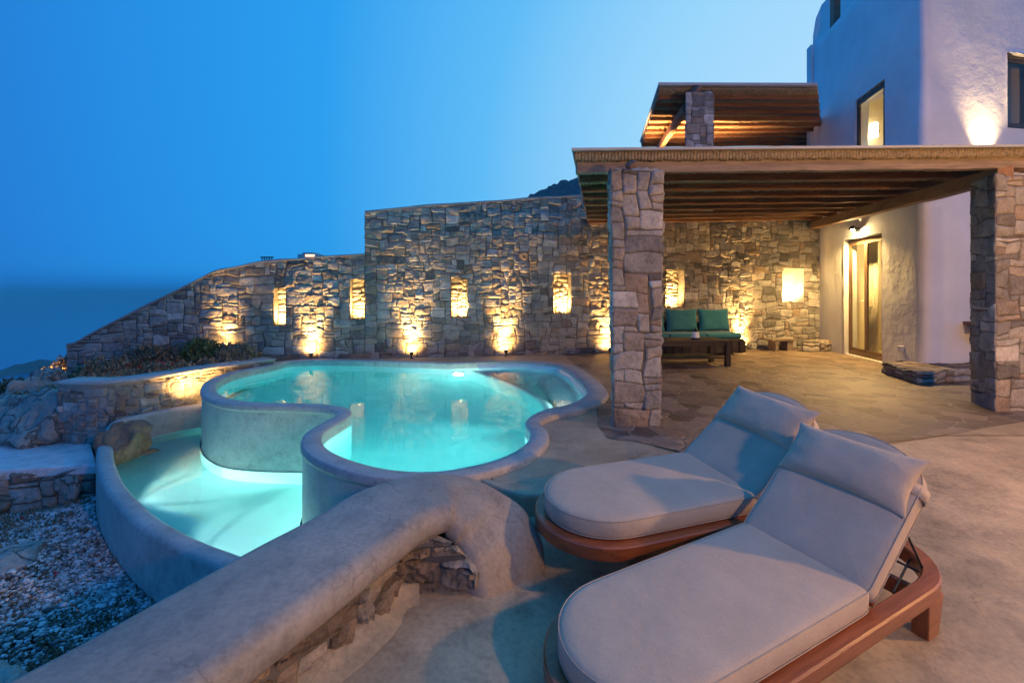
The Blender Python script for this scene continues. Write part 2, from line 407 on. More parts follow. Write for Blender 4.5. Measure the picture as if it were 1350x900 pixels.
def line_map(p0, p1, z0, nrm):
    p0, p1 = np.array(p0[:2], float), np.array(p1[:2], float); d = (p1-p0)/np.linalg.norm(p1-p0); n = np.array(nrm, float)
    def f(A): 
        xy = p0+A[:,0:1]*d+A[:,2:3]*n
        return np.column_stack([xy, A[:,1]+z0])
    return f
def curve_map(c, z0, side=1):
    c = np.asarray(c, float)[:, :2]; s = np.concatenate([[0], np.cumsum(np.linalg.norm(np.diff(c, axis=0), axis=1))]); nn = normals2(c, False)*side
    def f(A):
        x = np.interp(A[:,0], s, c[:,0]); y = np.interp(A[:,0], s, c[:,1])
        nx = np.interp(A[:,0], s, nn[:,0]); ny = np.interp(A[:,0], s, nn[:,1])
        return np.column_stack([x+A[:,2]*nx, y+A[:,2]*ny, A[:,1]+z0])
    f.L = s[-1]; return f

# ==================================================================== WORLD
W = bpy.data.worlds.new("World"); bpy.context.scene.world = W; W.use_nodes = True
nt = W.node_tree; nt.nodes.clear()
tc = nt.nodes.new('ShaderNodeTexCoord'); 
def vdot(v):
    n = nt.nodes.new('ShaderNodeVectorMath'); n.operation = 'DOT_PRODUCT'; n.inputs[1].default_value = v
    nt.links.new(tc.outputs['Generated'], n.inputs[0]); return n.outputs['Value']
g = Vector((.62,.72,.12)).normalized()
def s2l(c): return tuple(((k/255+.055)/1.055)**2.4 if k > 10 else k/255/12.92 for k in c)
sky = ramp(nt, vdot(g), [(.0, s2l((36,118,205))), (.2, s2l((36,138,222))), (.48, s2l((44,155,234))), (.72, s2l((94,184,242))), (.88, s2l((150,209,247))), (1, s2l((176,220,250)))])
hz = nt.nodes.new('ShaderNodeMapRange'); hz.inputs['From Min'].default_value = -.008; hz.inputs['From Max'].default_value = .045
hz.interpolation_type = 'SMOOTHSTEP'
nt.links.new(vdot((0,0,1)), hz.inputs['Value'])
low = ramp(nt, vdot(g), [(.0, s2l((25,104,186))), (.5, s2l((30,116,202))), (.9, s2l((70,155,222)))])
col = mixc(nt, hz.outputs[0], low, sky)
ns = nt.nodes.new('ShaderNodeTexSky'); ns.sky_type = 'NISHITA'; ns.sun_disc = False; ns.sun_elevation = math.radians(.5); ns.sun_rotation = math.radians(60)
b1 = nt.nodes.new('ShaderNodeBackground'); nt.links.new(col, b1.inputs[0]); b1.inputs[1].default_value = .92
b2 = nt.nodes.new('ShaderNodeBackground'); nt.links.new(ns.outputs[0], b2.inputs[0]); b2.inputs[1].default_value = .0008
ad = nt.nodes.new('ShaderNodeAddShader'); wo = nt.nodes.new('ShaderNodeOutputWorld')
nt.links.new(b1.outputs[0], ad.inputs[0]); nt.links.new(b2.outputs[0], ad.inputs[1]); nt.links.new(ad.outputs[0], wo.inputs[0])

WARM = (1,.52,.145)
def lamp(name, kind, loc, energy, color=WARM, size=.03, target=None, angle=90, blend=1.0, parent=None):
    l = bpy.data.lights.new(name, kind); l.energy = energy; l.color = color
    if kind in ('SPOT','POINT'): l.shadow_soft_size = size
    if kind == 'SPOT': l.spot_size = math.radians(angle); l.spot_blend = blend
    o = bpy.data.objects.new(name, l); C.objects.link(o)
    o.location = loc
    if target is not None: o.rotation_euler = (Vector(target)-Vector(loc)).to_track_quat('-Z','Y').to_euler()
    if parent: o.parent = parent; o.matrix_parent_inverse = Matrix.Identity(4)
    return o

# ==================================================================== FLOOR LEVELS
def fh(x, y):                                    # the near terrace falls gently towards the camera
    ye = float(np.interp(x, [.4,.75,1.0,1.35,2,3], [4.9,4.4,4.3,4.5,4.8,4.9])); t = max(ye-y, 0)
    t = t*t/(.8) if t < .4 else t-.2
    k = min(1, max(0, (4.2-y)/1.2)); t = max(t, 0)
    z = max(-.33, -(.1*min(4.9-y, 3.6)*k+.1*t*(1-k)) if y < 4.9 else 0)
    if y < 3.3: b = min(1, max(0, (x+.25)/.75)); b = b*b*(3-2*b); z = -.11*(1-b)+z*b
    return z

# ==================================================================== STONE WALLS
A0 = Vector((-3.2,10.5)); A1 = Vector((7.95,12.42)); WD = (A1-A0).normalized(); WN = Vector((WD.y, -WD.x))   # faces the camera
def wall_u(px, y=None):
    k = (px-CX)/F; # A0+u*WD : X = k*Y
    u = (k*A0.y-A0.x)/(WD.x-k*WD.y); Y = A0.y+u*WD.y
    z = None if y is None else EYE-(y-HZ)/F*Y
    return (u, z) if y is not None else u
def stone_wall(name, label, u0, u1, z0, topf, niches, seed, thick=.55, cap=True):
    root = thing(name, label, 'wall', (0,0,0))
    L = u1-u0; zmax = max(topf(u) for u in np.linspace(u0, u1, 60)); H = zmax-z0
    o2 = A0+WD*u0; e2 = A0+WD*u1
    cell = .062
    nu, nv = int(math.ceil(L/cell)), int(math.ceil(H/cell)); cu, cv = L/nu, H/nv
    holes = []
    for (a,b,c,d) in niches:
        a2, b2 = round((a-u0)/cu)*cu, round((b-u0)/cu)*cu; c2, d2 = round((c-z0)/cv)*cv, round((d-z0)/cv)*cv
        holes.append((a2, b2, c2, d2))
    tf = lambda u: topf(u+u0)-z0
    A, Q, T = stonework(L, H, cell, seed, tf, holes, (2,5), (1,3), .024, .019, .14, .004, .011, .42, nf=15)
    mp = line_map(o2, e2, z0, WN)
    qmesh('stone_facing', mp(A), Q, M_STONE, root, False, T)
    # core with mortar face, split round the niches
    us = sorted({0, L, *[h[0] for h in holes], *[h[1] for h in holes], *np.linspace(0, L, 24)})
    bm = bmesh.new()
    def pt(u, z, d):
        u, z, d = float(u), float(z), float(d); q = o2+WD*u+WN*d; return Vector((q.x, q.y, z+z0))
    for i in range(len(us)-1):
        a, b = us[i], us[i+1]
        if b-a < 1e-4: continue
        hs = [h for h in holes if h[0] <= (a+b)/2 <= h[1]]
        spans = [(0, None)] if not hs else [(0, hs[0][2]), (hs[0][3], None)]
        for lo, hi in spans:
            ta, tb = (tf(a)-.02, tf(b)-.02) if hi is None else (hi, hi)
            hexa(bm, [pt(a,lo,0),pt(b,lo,0),pt(b,lo,-thick),pt(a,lo,-thick)], [pt(a,ta,0),pt(b,tb,0),pt(b,tb,-thick),pt(a,ta,-thick)])
        if hs: # behind the niche
            lo, hi = hs[0][2], hs[0][3]
            hexa(bm, [pt(a,lo,-.30),pt(b,lo,-.30),pt(b,lo,-thick),pt(a,lo,-thick)], [pt(a,hi,-.30),pt(b,hi,-.30),pt(b,hi,-thick),pt(a,hi,-thick)])
    bm_obj('wall_core', bm, M_MORTAR, root)
    if cap:
        bm = bmesh.new(); us = np.linspace(0, L, 40)
        prev = None
        for u in us:
            z = tf(u)
            r = [bm.verts.new(pt(u, z+dz, d)) for d, dz in ((.028,-.02),(.03,.012+.014*float(vn(u*2.3,0,0,7))),(.01,.03+.014*float(vn(u*2.3,0,0,7))),(-thick-.02,.03),(-thick-.02,-.02))]
            if prev:
                for j in range(5): bm.faces.new((prev[j], prev[(j+1)%5], r[(j+1)%5], r[j]))
            else: bm.faces.new(r)
            prev = r
        bm.faces.new(prev[::-1])
        bm_obj('wall_capping', bm, M_CAP, root)
    return root, holes, pt

# tall wall
uT0, uT1 = wall_u(481), (A1-A0).length
ttop = lambda u: np.interp(u, [uT0, wall_u(560), wall_u(762), uT1], [wall_u(481,280)[1], wall_u(560,272)[1], wall_u(762,258)[1], 4.25])
nR = [(594,617,366,420),(729,754,361,413),(876,902,355,407),(1032,1058,354,398)]
nich = lambda r: (wall_u(r[0]), wall_u(r[1]), wall_u(r[0],r[3])[1], wall_u(r[0],r[2])[1])
nT = [nich(r) for r in nR]
tall, holesT, ptT = stone_wall('stone_wall', 'tall grey rubble stone wall behind the pool running under the pergola to the white house', uT0, uT1, -.12, ttop, nT, 11)
# end face of the tall wall above the lower one
A, Q, T = stonework(.55, 1.18, .09, 5, None, (), (2,4), (1,2), .04, .02)
e0 = A0+WD*uT0
qmesh('stone_end', line_map(e0-WN*.55, e0, 1.95, -WD)(A), Q, M_STONE, tall, False, T)
# low wall running down the hill
uL0 = wall_u(88); kx = [95,130,180,230,285,345,410,481]; ky = [455,435,410,385,357,346,340,335]
ltop = lambda u: float(np.interp(u, [wall_u(x) for x in kx], [wall_u(x,y)[1] for x,y in zip(kx,ky)]))
nL = [nich(r) for r in [(361,378,380,428),(460,480,370,422)]]
lowr, holesL, ptL = stone_wall('stone_wall', 'lower stone wall with a sloping top stepping down the hillside to the left', uL0, uT0-.004, -.55, ltop, nL, 23)

# niche linings + lamps
def niche_lining(root, pt, h, seed, plaster=False):
    a, b, c, d = h; bm = bmesh.new(); e = .006; dp = -.295; f = .012
    def q(*p): bm.faces.new([bm.verts.new(v) for v in p])
    m = M_PLASTER if plaster else M_STONE
    q(pt(a+e,c,f), pt(a+e,c,dp), pt(a+e,d,dp), pt(a+e,d,f)); q(pt(b-e,c,dp), pt(b-e,c,f), pt(b-e,d,f), pt(b-e,d,dp))
    q(pt(a,c+e,f), pt(b,c+e,f), pt(b,c+e,dp), pt(a,c+e,dp)); q(pt(a,d-e,f), pt(a,d-e,dp), pt(b,d-e,dp), pt(b,d-e,f))
    if plaster: q(pt(a,c,dp), pt(b,c,dp), pt(b,d,dp), pt(a,d,dp))
    bmesh.ops.subdivide_edges(bm, edges=bm.edges[:], cuts=5, use_grid_fill=True)
    for v in bm.verts: v.co += Vector((random.uniform(-1,1), random.uniform(-1,1), random.uniform(-1,1)))*.006
    me_o = bm_obj('niche_lining', bm, m, root)
    if not plaster:
        A, Q, T = stonework(b-a, d-c, .06, seed, None, (), (2,5), (1,2), .025, .035, .3, .006, .012)
        p = pt(a, c, dp); p2 = pt(b, c, dp)
        qmesh('niche_back', line_map(p, p2, p.z, WN)(A), Q, M_STONE, me_o, False, T)

WG = 'small warm uplights set in the niches of the stone wall'
def niche_lamp(pt, h, label, e, dx=.5):
    a, b, c, d = h; u = a+(b-a)*dx; p = pt(u, c+.035, -.16)
    r = thing('niche_lamp', label, 'lamp', p, (0,0,0), WG)
    bm = bmesh.new(); cyl(bm, (0,0,-.028), (0,0,.01), .04, .045, 14); bm_obj('lamp_body', bm, M_METAL, r)
    bm = bmesh.new(); cyl(bm, (0,0,.0105), (0,0,.014), .036, .036, 14); bm_obj('lens', bm, M_EW, r)
    tgt = pt(u, c+.6, -.24)
    lamp('niche_light', 'SPOT', (0,0,.03), e, WARM, .02, tgt-p, 150, 1.0, r)
    gp = Vector((WN.x, WN.y, 0))*.15+Vector((0,0,.02)); lamp('niche_glow', 'SPOT', gp, e*1.0, WARM, .03, gp+Vector((-WN.x*.26, -WN.y*.26, .30)), 150, .8, r)
NL = ['glowing lamp in the leftmost wall niche, above the low planting', 'glowing lamp in the niche just left of the step in the wall height',
      'glowing lamp in the wall niche above the middle of the pool', 'glowing lamp in the wall niche left of the near stone pillar',
      'glowing lamp in the wall niche behind the teal sofa', 'bright lamp in the white plastered niche beside the house wall']
k = 0
for root, pt, hs in ((lowr, ptL, holesL), (tall, ptT, holesT)):
    for h in hs:
        niche_lining(root, pt, h, 60+k, k == 5)
        niche_lamp(pt, h, NL[k], 42 if k == 5 else 150, .62 if k != 4 else .5); k += 1

# floor uplights along the wall
UP = 'warm uplights standing at the foot of the stone wall'
def uplight(loc, aim, label, e, h=.14, ang=110):
    r = thing('ground_spotlight', label, 'lamp', loc, (0,0,0), UP)
    d = (Vector(aim)-Vector(loc)).normalized()
    bm = bmesh.new(); cyl(bm, (0,0,0), (0,0,h*.6), .012, .012, 8); cyl(bm, (0,0,0), (0,0,.012), .04, .04, 12); bm_obj('stake', bm, M_METAL, r)
    c = Vector((0,0,h*.7)); 
    bm = bmesh.new(); cyl(bm, c-d*.045, c+d*.045, .032, .042, 16); bm_obj('lamp_head', bm, M_METAL, r)
    bm = bmesh.new(); cyl(bm, c+d*.0455, c+d*.049, .038, .038, 16); bm_obj('lens', bm, M_EW, r)
    lamp('spot', 'SPOT', c+d*.06, e, WARM, .025, c+d, ang, 1.0, r)
    lamp('spot_core', 'SPOT', c+d*.09, e*.10, WARM, .03, c+d*.09+Vector((-WN.x, -WN.y, .5)), 140, 1, r)
ups = [(299,467,'small uplight at the wall foot beside the green bush',16),(413,468,'uplight against the wall behind the left end of the pool',30),
       (543,470,'uplight close to the wall left of the middle niches',36),(665,469,'uplight against the wall behind the whirlpool end',38),
       (800,466,'uplight half hidden behind the near stone pillar',34),(975,463,'uplight at the wall beside the right end of the teal sofa',42)]
for x, y, lab, e in ups:
    u = wall_u(x); q = A0+WD*u+WN*.21; z = 0.0 if x > 350 else .1
    if x == 413: z = .02
    a = A0+WD*u-WN*.0
    uplight((q.x, q.y, z+.01), (a.x, a.y, z+.80), lab, e*16, ang=62)

# ==================================================================== HOUSE (white)
SD = Vector((.17,1,0)).normalized()             # along the side wall, away from the camera
FD = Vector((1,.18,0)).normalized()
CO = Vector((7.19,8.47,0))
def side_t(px):                                 # distance along the side wall from the corner
    k = (px-CX)/F; return (k*CO.y-CO.x)/(SD.x-k*SD.y)
def front_t(px):
    k = (px-CX)/F; return (k*CO.y-CO.x)/(FD.x-k*FD.y)
house = thing('white_house', 'two storey white plastered house with rounded corners at the right', 'house', (0,0,0))
LS, LF, R = 4.5, 7.0, .22
# path u: from the far end of the side wall to the corner, round it, along the front
path = [CO+SD*float(t) for t in np.linspace(LS, R, 28)]
for i in range(1, 8):
    t = i/8; a = CO+SD*R; b = CO+FD*R
    path.append((1-t)**2*a+2*t*(1-t)*CO+t*t*b)
path += [CO+FD*float(t) for t in np.linspace(R, LF, 40)]
def insert_u(pts, vals):
    out = list(pts)
    for v in vals: out.append(v)
    return out
openings = []                                   # (kind, t0, t1, z0, z1)
dt0, dt1 = side_t(1163), side_t(1113); 
openings.append(('s', dt0, dt1, 0.02, 2.62))
wt0, wt1 = side_t(1165), side_t(1125)
openings.append(('s', wt0, wt1, 3.95, 5.68))
ft0 = front_t(1330); openings.append(('f', ft0, ft0+1.4, 4.42, 5.80))
# parametrise by signed t : side negative (u=-t), front positive
def wp(u):
    u = float(u)
    if u <= -R: return CO+SD*(-u), None
    if u >= R: return CO+FD*u, None
    t = (u+R)/(2*R); a = CO+SD*R; b = CO+FD*R
    return (1-t)**2*a+2*t*(1-t)*CO+t*t*b, None
uo = []
for k_, a, b, z0, z1 in openings: uo.append(((-b, -a) if k_ == 's' else (a, b), z0, z1))
us = sorted({round(v,4) for v in list(np.arange(-LS, LF+.01, .16))+[-R+i*R/4 for i in range(9)]+[v for (a,b),_,_ in uo for v in (a,b)]})
zs = sorted({round(v,4) for v in list(np.arange(-.1, 8.06, .2))+[z for _,z0,z1 in uo for z in (z0,z1)]+[8.06]})
def inn(u): 
    e = .01; p0,_ = wp(u-e); p1,_ = wp(u+e); d = (p1-p0).normalized(); return Vector((d.y,-d.x,0))   # outward? checked below
VV, FFc = [], []; ix = {}
def wv(i, j, rec=0):
    key = (i, j, rec)
    if key in ix: return ix[key]
    u, z = us[i], zs[j]; p,_ = wp(u); n = inn(u)
    if n.dot(Vector((-1,-1,0))) < 0: n = -n
    onedge = any(abs(u-a) < .02 or abs(u-b) < .02 or abs(z-z0) < .02 or abs(z-z1) < .02 for (a,b),z0,z1 in uo)
    w = .016*float(fbm(u*.9, z*.9, 0, 3, 3)); lean = -.012*max(z-3,0)
    if z > 7.8: lean -= (z-7.8)**2*1.5
    p = p+n*(w+lean-rec*.27); ix[key] = len(VV); VV.append((p.x, p.y, z)); return ix[key]
def is_open(u, z): return any(a < u < b and z0 < z < z1 for (a,b),z0,z1 in uo)
for i in range(len(us)-1):
    for j in range(len(zs)-1):
        um, zm = (us[i]+us[i+1])/2, (zs[j]+zs[j+1])/2
        if is_open(um, zm): 
            if not is_open((us[i-1]+us[i])/2, zm): FFc.append((wv(i,j),wv(i,j+1),wv(i,j+1,1),wv(i,j,1)))
            if not is_open((us[i+1]+us[i+2])/2, zm): FFc.append((wv(i+1,j),wv(i+1,j,1),wv(i+1,j+1,1),wv(i+1,j+1)))
            if j == 0 or not is_open(um, (zs[j-1]+zs[j])/2): FFc.append((wv(i,j),wv(i,j,1),wv(i+1,j,1),wv(i+1,j)))
            if not is_open(um, (zs[j+1]+zs[j+2])/2): FFc.append((wv(i,j+1),wv(i+1,j+1),wv(i+1,j+1,1),wv(i,j+1,1)))
            continue
        FFc.append((wv(i,j), wv(i+1,j), wv(i+1,j+1), wv(i,j+1)))
hw = mesh('outer_wall', VV, FFc, M_PLASTER, house)
md = hw.modifiers.new('edge', 'BEVEL'); md.width = .03; md.segments = 3; md.limit_method = 'ANGLE'; md.angle_limit = math.radians(50)
# roof slab (flat, inside the parapet), back and far walls
def hp(s, f, z): p = CO+SD*s+FD*f; return Vector((p.x, p.y, z))
bm = bmesh.new()
hexa(bm, [hp(.3,.3,7.6),hp(.3,LF,7.6),hp(LS,LF,7.6),hp(LS,.3,7.6)], [hp(.3,.3,7.75),hp(.3,LF,7.75),hp(LS,LF,7.75),hp(LS,.3,7.75)])
bm_obj('roof', bm, M_PLASTER, house)
bm = bmesh.new()
hexa(bm, [hp(LS-.01,.0,-.1),hp(LS-.01,LF,-.1),hp(LS+.25,LF,-.1),hp(LS+.25,.0,-.1)], [hp(LS-.01,.0,8.0),hp(LS-.01,LF,8.0),hp(LS+.25,LF,8.0),hp(LS+.25,.0,8.0)])
hexa(bm, [hp(-.0,LF-.01,-.1),hp(.0,LF+.25,-.1),hp(LS,LF+.25,-.1),hp(LS,LF-.01,-.1)], [hp(.0,LF-.01,8.0),hp(.0,LF+.25,8.0),hp(LS,LF+.25,8.0),hp(LS,LF-.01,8.0)])
bm_obj('rear_wall', bm, M_PLASTER, house)
# back block, taller, with a rounded top corner
bm = bmesh.new()
q = D(1062,60,13.6); BX = q.x; BY = 13.3
prof = [(0,-.1),(0,7.9),(.02,8.5),(.10,8.95),(.28,9.35),(.6,9.7),(1.1,9.9),(4.0,9.9),(4.0,-.1)]
fr = [bm.verts.new((BX+a, BY+.17*a, z)) for a, z in prof]; bk = [bm.verts.new((BX+a+2.3, BY+.17*a+3.2, z)) for a, z in prof]
bm.faces.new(fr); bm.faces.new(bk[::-1])
for i in range(len(prof)): bm.faces.new((fr[i], bk[i], bk[(i+1)%len(prof)], fr[(i+1)%len(prof)]))
bm_obj('stair_tower', bm, M_PLASTER, house, True, .08, 4)
# wooden post on the roof terrace
bm = bmesh.new(); q = D(1101,20,12.4); bx(bm, (q.x, q.y, 8.6), (.17,.17,2.2)); bm_obj('roof_post', bm, M_IROKO, house, False, .01)
# rooms behind the openings
def room(s0, s1, f0, f1, z0, z1):
    bm = bmesh.new()
    hexa(bm, [hp(s0,f0,z0),hp(s0,f1,z0),hp(s1,f1,z0),hp(s1,f0,z0)], [hp(s0,f0,z1),hp(s0,f1,z1),hp(s1,f1,z1),hp(s1,f0,z1)])
    return bm
def open_box(name, s0, s1, f0, f1, z0, z1, op):   # inner faces only, open on the window side
    bm = bmesh.new(); c = {}
    for a, s in enumerate((s0,s1)):
        for b, f_ in enumerate((f0,f1)):
            for d, z in enumerate((z0,z1)): c[a,b,d] = bm.verts.new(hp(s,f_,z))
    fs = {'near': ((0,0,0),(0,1,0),(0,1,1),(0,0,1)), 'far': ((1,0,0),(1,0,1),(1,1,1),(1,1,0)), 'left': ((0,0,0),(0,0,1),(1,0,1),(1,0,0)),
          'right': ((0,1,0),(1,1,0),(1,1,1),(0,1,1)), 'floor': ((0,0,0),(1,0,0),(1,1,0),(0,1,0)), 'ceil': ((0,0,1),(0,1,1),(1,1,1),(1,0,1))}
    for k_, v in fs.items():
        if k_ != op: bm.faces.new([c[i] for i in v])
    return bm_obj(name, bm, M_INNER, house)
open_box('ground_floor_room', dt0-.5, dt1+.45, .30, 4.2, .01, 2.85, 'left')
open_box('bedroom', wt0-.35, wt1+.45, .30, 3.0, 3.4, 6.2, 'left')
open_box('front_room', .35, 3.0-1.0, ft0-.1, ft0+1.9, 3.4, 6.2, 'near')
lamp('room_lamp_light', 'POINT', hp((dt0+dt1)/2, 1.4, 2.3), 60, (1,.70,.30), .15)
lamp('bedroom_light', 'POINT', hp((wt0+wt1)/2+.2, .9, 4.6), 24, (1,.74,.36), .12)
lamp('front_room_light', 'POINT', hp(1.2, ft0+.9, 5.6), 60, (1,.78,.45), .1)
# bedroom wall lamp (seen through the side window): cylinder with bright bulbs
q = hp((wt0+wt1)/2+.45, 1.1, 4.75)
q = Vector((8.35,11.2,5.16))
wl = thing('wall_lamp', 'small glowing indoor wall lamp seen through the upper side window', 'lamp', q)
bm = bmesh.new(); cyl(bm, (0,0,-.16), (0,0,.16), .08, .08, 16); bm_obj('lamp_shade', bm, M_EB, wl, True)
bm = bmesh.new(); bx(bm, (.1,.05,0), (.14,.03,.03)); bm_obj('bracket', bm, M_METAL, wl)
# windows and door
def framed(name, label, kind, t0, t1, z0, z1, rec, leaves, m, parent, fw=.07):
    """frame set in an opening; in wall coordinates"""
    dirv = SD if kind == 's' else FD; inward = FD if kind == 's' else SD
    root = thing(name, label, 'door' if 'door' in name else 'window') if parent is None else None
    base = CO+dirv*t0+inward*rec; w = t1-t0
    ang = math.atan2(dirv.y, dirv.x); M = Matrix.Translation(base)@Matrix.Rotation(ang, 4, 'Z')
    def box_(bm, a, b, c, d, y0=0, y1=.06):
        bx(bm, ((a+b)/2, (y0+y1)/2, (c+d)/2), (b-a, y1-y0, d-c), M)
    bm = bmesh.new(); s = 1
    box_(bm, 0, fw, z0, z1); box_(bm, w-fw, w, z0, z1); box_(bm, fw, w-fw, z1-fw, z1); box_(bm, fw, w-fw, z0, z0+fw)
    fo = bm_obj(name, bm, m, parent, False, .004)
    lw = (w-2*fw)/leaves
    for i in range(leaves):
        a = fw+i*lw; b = a+lw; e = .055; bm = bmesh.new()
        box_(bm, a+.002, a+e, z0+fw+.002, z1-fw-.002, .012, .05); box_(bm, b-e, b-.002, z0+fw+.002, z1-fw-.002, .012, .05)
        box_(bm, a+e, b-e, z0+fw+.002, z0+fw+e+.03, .012, .05); box_(bm, a+e, b-e, z1-fw-e, z1-fw-.002, .012, .05)
        bm_obj('sash', bm, m, fo, False, .004)
        bm = bmesh.new(); box_(bm, a+e, b-e, z0+fw+e, z1-fw-e, .028, .034); bm_obj('pane', bm, M_GLASS, fo)
    return fo, M, w
fo, Md, wd = framed('door', None, 's', dt0+.01, dt1-.01, .03, 2.61, .16, 2, M_DOORW, house)
bm = bmesh.new()
for sgn in (-1,): bx(bm, (wd*.5-.03, -.03, 1.05), (.02,.03,.16), Md); bx(bm, (wd*.5-.06, -.045, 1.11), (.10,.015,.018), Md)
bm_obj('handle', bm, M_STEEL, fo)
framed('window', None, 's', wt0+.01, wt1-.01, 3.96, 5.67, .14, 1, M_FRAME, house, .06)
framed('window', None, 'f', ft0+.01, ft0+1.39, 4.43, 5.79, .14, 2, M_FRAME, house, .05)
# curtain, shelves and cabinet inside, glimpsed through the door glass
cb = thing('kitchen_cabinet', 'dim wooden cabinet with a worktop glimpsed through the glass door', 'cabinet')
bm = bmesh.new(); p0 = hp(dt0+.5, 1.9, 0.0)
hexa(bm, [hp(dt0-.3,1.7,.02),hp(dt0-.3,2.4,.02),hp(dt1,2.4,.02),hp(dt1,1.7,.02)], [hp(dt0-.3,1.7,.86),hp(dt0-.3,2.4,.86),hp(dt1,2.4,.86),hp(dt1,1.7,.86)])
bm_obj('carcass', bm, M_DOORW, cb)
bm = bmesh.new(); hexa(bm, [hp(dt0-.32,1.66,.862),hp(dt0-.32,2.42,.862),hp(dt1,2.42,.862),hp(dt1,1.66,.862)], [hp(dt0-.32,1.66,.9),hp(dt0-.32,2.42,.9),hp(dt1,2.42,.9),hp(dt1,1.66,.9)])
bm_obj('worktop', bm, M_PLASTER, cb)
for zz in (1.45, 1.85):
    bm = bmesh.new(); hexa(bm, [hp(dt0-.2,2.0,zz),hp(dt0-.2,2.3,zz),hp(dt1,2.3,zz),hp(dt1,2.0,zz)], [hp(dt0-.2,2.0,zz+.03),hp(dt0-.2,2.3,zz+.03),hp(dt1,2.3,zz+.03),hp(dt1,2.0,zz+.03)])
    bm_obj('shelf', bm, M_DOORW, cb)
for i in range(5):
    q = hp(dt0+.05+i*.22, 1.95, .9); h = random.uniform(.12,.26)
    o = thing('jar', 'small jar on the worktop inside the glass door', 'jar', q, group='jars on the indoor worktop')
    bm = bmesh.new(); cyl(bm, (0,0,0), (0,0,h), .045, .04, 12); bm_obj('body', bm, M_METAL if i%2 else M_TEAL, o, True)
    bm = bmesh.new(); cyl(bm, (0,0,h), (0,0,h+.03), .03, .03, 12); bm_obj('lid', bm, M_STEEL, o)
bm = bmesh.new(); n = 50; prev = None      # curtain
for i in range(n+1):
    s = dt1+.08-i/n*.55; f_ = .62+.03*math.sin(i*1.1)
    r = [bm.verts.new(hp(s,f_,.05)), bm.verts.new(hp(s,f_,2.6))]
    if prev: bm.faces.new((prev[0], r[0], r[1], prev[1]))
    prev = r
cu_ = bm_obj('curtain', bm, simple('cream_curtain', (.7,.62,.45), .9, .05, 4, .1), None, True); tag(cu_, 'cream curtain hanging inside the left side of the glass door', 'curtain')
md = cu_.modifiers.new('thick', 'SOLIDIFY'); md.thickness = .006

# sconce above the door
t = side_t(1132); q = CO+SD*t-FD*.02; zc = EYE+(HZ-303)/F*q.y
sc = thing('wall_sconce', 'lit metal sconce above the wooden glass door', 'lamp', (q.x, q.y, zc), (0,0,math.atan2(FD.y,FD.x)))
bm = bmesh.new(); cyl(bm, (.02,0,.0), (-.015,0,.0), .05, .05, 16); cyl(bm, (-.01,0,.02), (-.13,0,.07), .01, .01, 8); bm_obj('bracket', bm, M_METAL, sc)
bm = bmesh.new(); cyl(bm, (-.13,0,.085), (-.13,0,-.0), .03, .10, 20, False); bm_obj('lamp_shade', bm, M_METAL, sc, True)
bm = bmesh.new(); bmesh.ops.create_icosphere(bm, subdivisions=2, radius=.035, matrix=Matrix.Translation((-.13,0,.0))); bm_obj('bulb', bm, emit('lit_sconce_bulb', (1,.8,.42), 60), sc, True)
lamp('sconce_light', 'SPOT', (-.13,0,-.045), 560, (1,.60,.20), .04, (-.13+.01,0,-1), 155, .5, sc)
lamp('sconce_glow', 'POINT', (-.20,0,-.02), 34, (1,.66,.28), .03, None, 90, 1, sc)
# socket
q = CO+SD*side_t(1190); so = thing('power_socket', 'small white outdoor socket low on the plaster wall right of the door', 'socket', (q.x-.01, q.y, EYE-(460-HZ)/F*q.y), (0,0,math.atan2(FD.y,FD.x)))
bm = bmesh.new(); bx(bm, (-.015,0,0), (.05,.10,.12)); bm_obj('back_box', bm, M_WHITEP, so, False, .008)
bm = bmesh.new(); bx(bm, (-.046,0,.01), (.012,.08,.085)); bm_obj('flap', bm, M_WHITEP, so, False, .004)
# counter on the front wall
ct = thing('bar_counter', 'dark wooden shelf counter on the white wall behind the right pillar', 'counter')
bm = bmesh.new(); a = front_t(1290)-.35; z = .87
def fp(t, d, z): p = CO+FD*t-SD*d; return Vector((p.x, p.y, z))
hexa(bm, [fp(a,0,z),fp(a,.62,z),fp(a+2.4,.62,z),fp(a+2.4,0,z)], [fp(a,0,z+.05),fp(a,.62,z+.05),fp(a+2.4,.62,z+.05),fp(a+2.4,0,z+.05)]); bm_obj('top', bm, M_BEAM, ct, False, .006)
for tt in (a+.15, a+1.2, a+2.2):
    bm = bmesh.new(); hexa(bm, [fp(tt,0,z-.35),fp(tt,.03,z-.35),fp(tt+.06,.03,z-.35),fp(tt+.06,0,z-.35)], [fp(tt,0,z-.002),fp(tt,.5,z-.002),fp(tt+.06,.5,z-.002),fp(tt+.06,0,z-.002)]); bm_obj('bracket', bm, M_BEAM, ct)
# uplight on the pergola roof against the upper front wall
q = CO+FD*front_t(1298)-SD*.16
ul = thing('wall_uplight', 'bright uplight washing the upper front wall of the house', 'lamp', (q.x, q.y, 3.62))
bm = bmesh.new(); cyl(bm, (0,0,-.2), (0,0,0), .02, .02, 8); cyl(bm, (0,0,0), (0,0,.1), .045, .055, 14); bm_obj('lamp_body', bm, M_METAL, ul)
bm = bmesh.new(); cyl(bm, (0,0,.1005), (0,0,.104), .05, .05, 14); bm_obj('lens', bm, M_EW, ul)
lamp('uplight_light', 'SPOT', (0,0,.12), 300, (1,.66,.34), .04, Vector((.02,.12,1)), 80, 1, ul)

